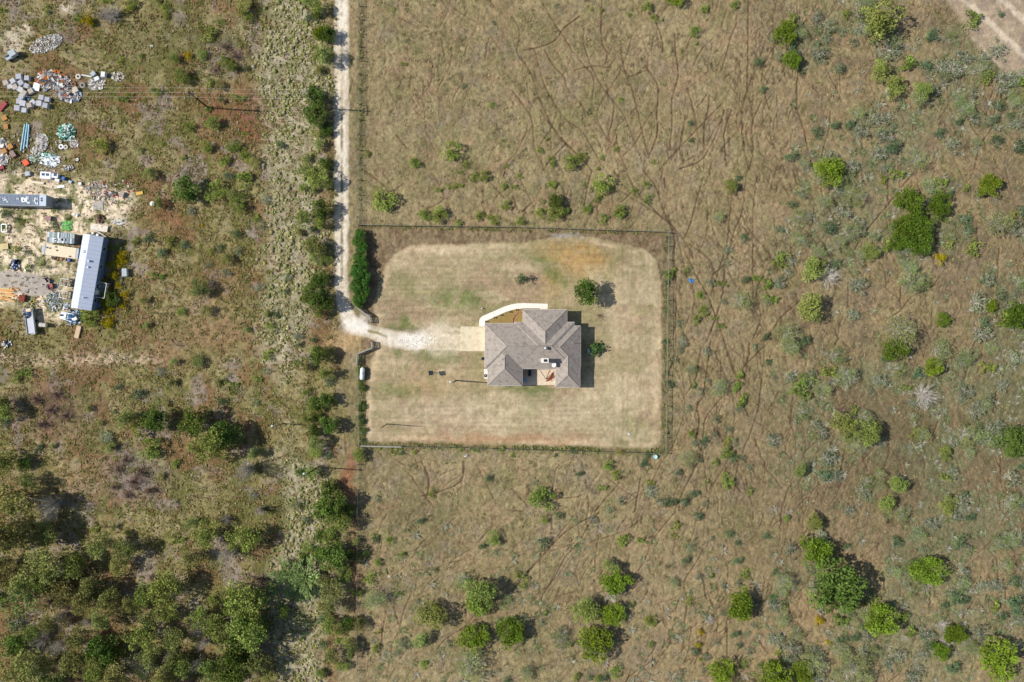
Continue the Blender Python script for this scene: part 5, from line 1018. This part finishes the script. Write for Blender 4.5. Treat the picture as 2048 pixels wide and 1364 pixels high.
boxt('scrap_metal', *z2(50, 1310), .9, 2.0, .3, -.7, mat('red_panel', (160, 70, 68), .7, .12, 3), 'dusty red panel at the left edge', 'panel'); boxt('scrap_metal', *z3(30, 1010), 1.2, .7, .4, .3, mat('red_panel', (160, 70, 68)), 'red scrap car part at the left edge above the sand', 'car part')
boxt('fuel_box', *z3(432, 930), 1.0, 1.1, .4, .6, mat('red_orange', (226, 88, 52), .6, .08, 4), 'bright orange-red box by the white tarp', 'box')
for (a, b, sx, sy, lab) in ((770, 1142, 2.0, 1.35, 'white truck camper shell with two blue windows'), (918, 1148, 1.2, .8, 'smaller white shell with one dark window right of the camper shell')):
    t = boxt('camper_shell', *z3(a, b), sx, sy, .8, -.06, wt, lab, 'camper shell')
    for k in ((-.45, .4) if sx > 1.5 else (.1,)): MB().box(k, .15, .90, .55, .5, .05).build('window', mat('blue_glass', (52, 86, 116), .2, .1, 3, spec=.6), t)
boxt('cooler', *z3(935, 1212), .85, .5, .4, -.3, wt, 'white cooler box below the camper shells', 'cooler'); barrel(*z3(1050, 1187), .38, .8, blue, 'blue barrel right of the camper shells'); boxt('cooler', *z3(1142, 1238), .6, .45, .4, -.4, mat('pale_blue', (168, 196, 208)), 'pale blue cooler right of the blue barrel', 'cooler')
boxt('sheet_metal', *z3(980, 1312), 1.5, .5, .15, .12, wt, 'narrow white panel lying on the sand edge', 'panel'); boxt('plank_pile', *z3(590, 1245), 3.0, .45, .25, -.12, mat('pale_plank', (226, 212, 188), .8, .08, 3), 'long pale plank pile at the top of the sand', 'planks')
boxt('appliance', *z3(465, 1110), .9, .8, .5, .2, silver, 'grey metal scrap above the pale planks', 'appliance')
boxt('slab_block', *z4(1490, 392), 1.9, 1.6, .08, 0, mat('grey_slab', (176, 170, 160), .9, .06, 2), 'grey concrete slab lying in the weeds', 'slab')
boxt('white_trough', *z4(1518, 728), 3.3, 1.2, .4, -.17, mat('stained_white', (226, 216, 200), .7, .1, 2, c2=(186, 150, 122)), 'long white rust-stained panel above the mobile home', 'panel')
tag(MB().tube(P(*z4(1410, 740), .5), P(*z4(1610, 862), .3), .09).build('white_pipe', wt), 'thin white pole leaning at the top of the mobile home', 'pipe')
boxt('yellow_board', *z4(1350, 60) , .3, .6, .1, -.6, wood_y, 'small yellow board in the weeds', 'board'); boxt('white_box', *z4(1230, 60), .5, .45, .4, .3, wt, 'little white box in the upper weeds', 'box')
boxt('yellow_board', 279.5, 386.5, 1.3, .6, .12, .2, mat('yellow_sheet', (220, 176, 84), .7, .06, 3), 'yellow rectangular sheet alone in the brush', 'sheet'); barrel(307.5, 408.5, .5, .7, wt, 'white round drum alone in the brush')
boxt('grey_table', *z4(1867, 228), .8, 1.0, .6, -.3, mat('mauve_box', (168, 156, 146), .8, .1, 3), 'grey wooden box near the red scrap', 'box')
for i, (a, b) in enumerate(((1138, 524), (1180, 536))): barrel(*z4(a, b), .22, .4, wt, ('left', 'right')[i] + ' of two small white drums above the green sheet')
for i, (a, b, r_) in enumerate(((1420, 810, .26), (1490, 838, .3))): barrel(*z4(a, b), r_, .4, wt, ('left', 'right')[i] + ' small white drum at the top of the mobile home')
barrel(*z4(1072, 1222), .32, .7, blue, 'blue drum below the travel trailer'); barrel(*z5(403, 82), .26, .5, wt, 'small white drum above the gravel drive')
barrel(*z4(240, 1230), .35, .7, mat('navy', (30, 46, 92), .5, .15, 4), 'navy drum in the dark junk above the gravel drive')
t = thing('table_frame', *z4(85, 735), 'white square garden frame at the left edge', 'frame')
for x_, y_, a, b in ((0, .75, 1.1, .18), (0, -.75, 1.1, .18), (-.5, 0, .18, 1.4), (.5, 0, .18, 1.4)): MB().box(x_, y_, .5, a, b, .12).build('rail', wt, t)
for x_ in (-.5, .5):
    for y_ in (-.7, .7): MB().box(x_, y_, .22, .08, .08, .44).build('leg', wt, t)
boxt('chest_freezer', *z5(1915, 118), .9, 1.5, .8, .05, wt, 'white chest freezer standing in the grass right of the mobile home', 'freezer', silver)
t = boxt('wooden_ramp', *z5(1190, 1015), .85, 2.4, .3, -.25, mat('ramp_wood', (206, 180, 146), .85, .1, 3), 'pointed pale wooden ramp below the boat', 'ramp')
t = thing('cement_mixer', 91.5, 650, 'grey tank cart casting a long shadow below the junk', 'tank cart', rz=-.1); MB().tube((-.6, 0, .9), (.7, 0, .9), .45, .4, 12).build('tank', tyre, t); MB().box(0, 0, .4, 1.0, .6, .12).build('chassis', dark, t)
for s_ in (-1, 1): MB().tube((0, s_ * .4 - .07, .3), (0, s_ * .4 + .07, .3), .3, .3, 10).build('wheel', dark, t)
def cloth(nm, x, y, sx, sy, h, m, label, seed, n=9, hole=.12, cat='tarp', rz_=0): t = thing(nm, x, y, label, cat, rz=rz_); crumple('sheet', m, t, sx, sy, h, seed, n, 0, hole); return t
cloth('white_tarp', *z3(810, 890), 3.9, 2.3, .5, wt, 'large crumpled white tarp below the scrap heaps', 5, 13, .08, rz_=-.2); cloth('teal_tarp', *z3(760, 810), 3.4, .9, .4, teal, 'teal strip of tarp along the top of the white tarp', 6, 8, .25, rz_=-.1)
cloth('green_sheet', *z4(1020, 700), 2.0, 2.0, .2, mat('green_sheet', (104, 176, 92), .8, .15, 4), 'bright green round sheet above the corrugated shed', 7, 8, .05, 'sheet')
cloth('tan_tarp', *z4(270, 1010), 1.2, 1.6, .3, mat('tan_tarp', (226, 198, 156), .8, .1, 3), 'tan tarp heap on the sand left of the travel trailer', 8, 7)
cloth('white_rags', *z4(1790, 640), 3.2, 1.0, .5, wt, 'ragged white sheeting above the long stained panel', 9, 10, .35, rz_=-.1); cloth('white_rags', *z5(1010, 620), 1.3, 1.3, .6, wt, 'white plastic heap at the lower left corner of the mobile home', 10, 8, .2)
cloth('blue_rag', *z2(455, 1175), .9, .8, .3, mat('blue_tarp2', (72, 130, 180), .5, .2, 4), 'little blue tarp among the grey crates', 11, 6); cloth('orange_sheet', *z2(890, 780), 1.5, 1.7, .6, oran, 'upper orange sheet in the scrap heap', 12, 7, .2, 'sheet', -.6); cloth('orange_sheet', *z2(805, 915), 1.1, 1.4, .5, oran, 'lower orange sheet in the scrap heap', 13, 6, .2, 'sheet', -.2)
cloth('blue_rag', *z2(1100, 1070), 1.0, 1.0, .5, mat('navy', (30, 46, 92)), 'dark blue tarp at the lower right of the scrap heap', 14, 6); cloth('blue_rag', *z5(1500, 580), .7, 1.4, .5, mat('pale_blue', (168, 196, 208)), 'pale blue cloth in the shade below the deck', 15, 6)
cloth('white_rags', *z5(1060, 880), 1.5, .9, .5, tyre, 'dirty white scrap heap under the boat', 16, 8, .3)
# heaps of small debris (nobody could count these)
def heap(name, x, y, rx, ry, n, pal, label, seed, h=.6, smin=.12, smax=.5, ang=0):
    r = random.Random(seed); V_ = []; F_ = []; cl = []; mb = MB()
    for i in range(n):
        a = r.random() * 6.28; q = math.sqrt(r.random()); ex, ey = math.cos(a) * q * rx, math.sin(a) * q * ry
        c_, s_ = math.cos(ang), math.sin(ang); ux, uy = ex * c_ - ey * s_, ex * s_ + ey * c_
        z = .1 + h * (1 - q) * r.random(); k = r.random(); p = P(x, y); p = (p[0] + ux, p[1] + uy)
        L_ = r.uniform(smin, smax); W_ = L_ * (r.uniform(.12, .35) if k < .5 else r.uniform(.5, 1)); n0 = len(mb.v)
        mb.box(p[0], p[1], z, L_, W_, .06, r.random() * 3.14, (r.gauss(0, .35), r.gauss(0, .35))); cc = lin(r.choice(pal)); cl += [cc] * 8
    o = MB.build(mb, name, white_leaf); at = o.data.color_attributes.new('col', 'FLOAT_COLOR', 'POINT'); arr = np.ones((len(mb.v), 4), np.float32); arr[:, :3] = cl; at.data.foreach_set('color', arr.ravel())
    return tag(o, label, 'debris', kind='stuff')
W = [(236,232,224),(206,200,192),(180,180,184),(226,216,200)]; MIX = W + [(150,150,156),(120,126,136),(190,120,72),(96,116,132),(160,140,120)]
heap('rubble_heap', *z2(740, 310), 3.5, 1.6, 900, W + [(240,236,226),(130,120,108)], 'spill of white rubble and broken bits in the top left scrub', 1, .35, .06, .32, .35)
heap('scrap_heap', *z2(780, 880), 2.4, 2.0, 260, MIX + [(206,120,58)], 'tangled white and grey metal scrap around the orange sheets', 2, .9, .2, 1.0)
heap('scrap_heap', *z2(980, 960), 1.8, 1.8, 200, MIX, 'dark tangled scrap in the middle of the heap', 3, .8, .2, .9); heap('scrap_heap', *z2(1120, 1130), 2.2, 1.4, 240, MIX + [(170,190,210)], 'blue-grey scrap under the power cables', 4, .7, .2, 1.0)
heap('scrap_heap', *z2(1560, 930), 1.7, 1.4, 110, W, 'pale scrap right of the appliances', 5, .4, .15, .6); heap('scrap_heap', *z2(1900, 830), 1.4, 1.0, 60, W, 'thin scatter of pale scrap at the right end', 6, .2, .12, .5)
heap('netting_heap', *z3(1070, 440), 1.9, 1.7, 420, [(236,240,238),(46,120,86),(90,180,150),(30,90,70),(236,240,238),(200,214,200)], 'round heap of green and white netting', 7, .7, .15, .6)
heap('scrap_heap', *z3(680, 600), 1.3, 1.8, 170, W, 'heap of white bars right of the blue pipes', 8, .4, .15, .7); heap('scrap_heap', *z3(1195, 620), .9, .8, 90, W, 'bits of grey scrap beside the wheels', 9, .3, .12, .4); heap('scrap_heap', *z3(600, 740), 1.2, .7, 80, W, 'light scrap bars above the white tarp', 10, .3, .2, .6)
heap('scrap_heap', *z3(540, 850), 1.4, .8, 90, [(200,220,200),(160,180,150),(226,226,220)], 'pale green shreds left of the white tarp', 11, .3, .1, .4); heap('scrap_heap', *z3(30, 640), 1.0, 1.4, 60, W, 'white bars at the left edge', 12, .4, .2, 1.0); heap('scrap_heap', *z3(30, 850), 1.2, 1.6, 90, W, 'white sheets and bars stacked at the left edge', 13, .4, .2, 1.0)
heap('debris', *z3(1100, 1010), 1.2, .7, 50, W + [(60,60,70)], 'scattered debris between tarp and shells', 14, .3, .1, .5); heap('debris', *z4(1450, 120), 2.6, 1.2, 120, W + [(206,150,120),(150,150,150)], 'scattered pale debris at the top of the sandy yard', 15, .2, .1, .45); heap('debris', *z4(1670, 210), 1.3, .7, 70, [(60,130,110),(190,70,70),(230,230,230)], 'green and red scrap in the weeds', 16, .3, .1, .5)
heap('debris', *z4(1500, 270), 1.5, 1.2, 60, W, 'white bits around the concrete slab', 17, .2, .1, .4); heap('firewood_heap', *z4(1520, 590), .9, .8, 90, [(110,90,76),(160,136,112),(84,70,60)], 'round pile of sawn branches above the stained panel', 18, .4, .3, .8)
heap('debris', *z4(930, 1180), 2.2, .6, 110, [(120,110,90),(226,220,210),(206,150,90),(60,60,60)], 'row of junk along the lower side of the travel trailer', 19, .5, .15, .5); heap('debris', *z4(230, 1290), 1.0, 1.2, 90, [(30,40,70),(60,60,66),(226,230,232),(60,90,160)], 'dark blue junk pile above the gravel drive', 20, .5, .15, .5)
heap('debris', *z5(830, 560), 1.6, 2.0, 200, [(206,210,206),(120,150,140),(60,70,80),(190,186,176),(230,232,230)], 'mixed junk spread between drive and mobile home', 21, .4, .1, .5); heap('debris', *z5(1120, 790), 1.8, 1.5, 190, [(60,110,140),(226,232,236),(30,60,90),(190,200,210)], 'blue and white junk round the boat', 22, .5, .15, .6, -.4)
heap('debris', *z5(440, 740), .65, .9, 100, [(60,110,170),(40,50,60),(190,190,190),(150,120,100)], 'junk heaped in the upper half of the open trailer', 23, .3, .1, .4).location.z = .95
heap('debris', *z5(500, 590), 1.0, .8, 60, [(40,44,50),(190,190,190),(220,190,60)], 'dark junk between lumber and open trailer', 24, .4, .1, .4); heap('debris', *z5(100, 1190), .9, .7, 40, [(230,230,230),(50,50,54)], 'white scrap at the left edge below the trailer', 25, .5, .2, .6)
heap('firewood_heap', *z5(1060, 280), .7, .5, 60, [(226,214,190),(60,54,48),(180,160,130)], 'split firewood on the small deck', 26, .2, .15, .4).location.z = .65
heap('debris', *z5(200, 370), 1.4, .3, 30, [(226,168,104),(240,220,180)], 'loose lumber offcuts', 27, .2, .2, .6)
heap('debris', 60, 310, 7.0, 4.5, 360, MIX + W, 'small mixed litter scattered through the grass around the scrap heaps', 31, .15, .1, .35)
heap('debris', 120, 480, 13.0, 14.0, 560, MIX + W + [(60,110,170),(196,150,104),(70,70,74)], 'small mixed litter scattered over the sandy yard', 32, .12, .08, .32)
heap('debris', 225, 385, 5.0, 2.6, 150, W + [(190,90,70),(140,120,100)], 'pale litter trailing off the upper right of the sandy yard', 33, .15, .1, .4)
heap('stones', 236, 716, 2.4, .7, 70, [(226,214,190),(200,180,150)], 'pale stones along the soil bank at left', 28, .15, .08, .3); heap('stones', 835, 681, 4.6, 1.4, 260, [(246,244,238),(230,224,212)], 'loose white gravel spilled on the drive before the house', 29, .05, .04, .14)
print('objects', len(bpy.data.objects), 'plants', len(PL), dict(nk))
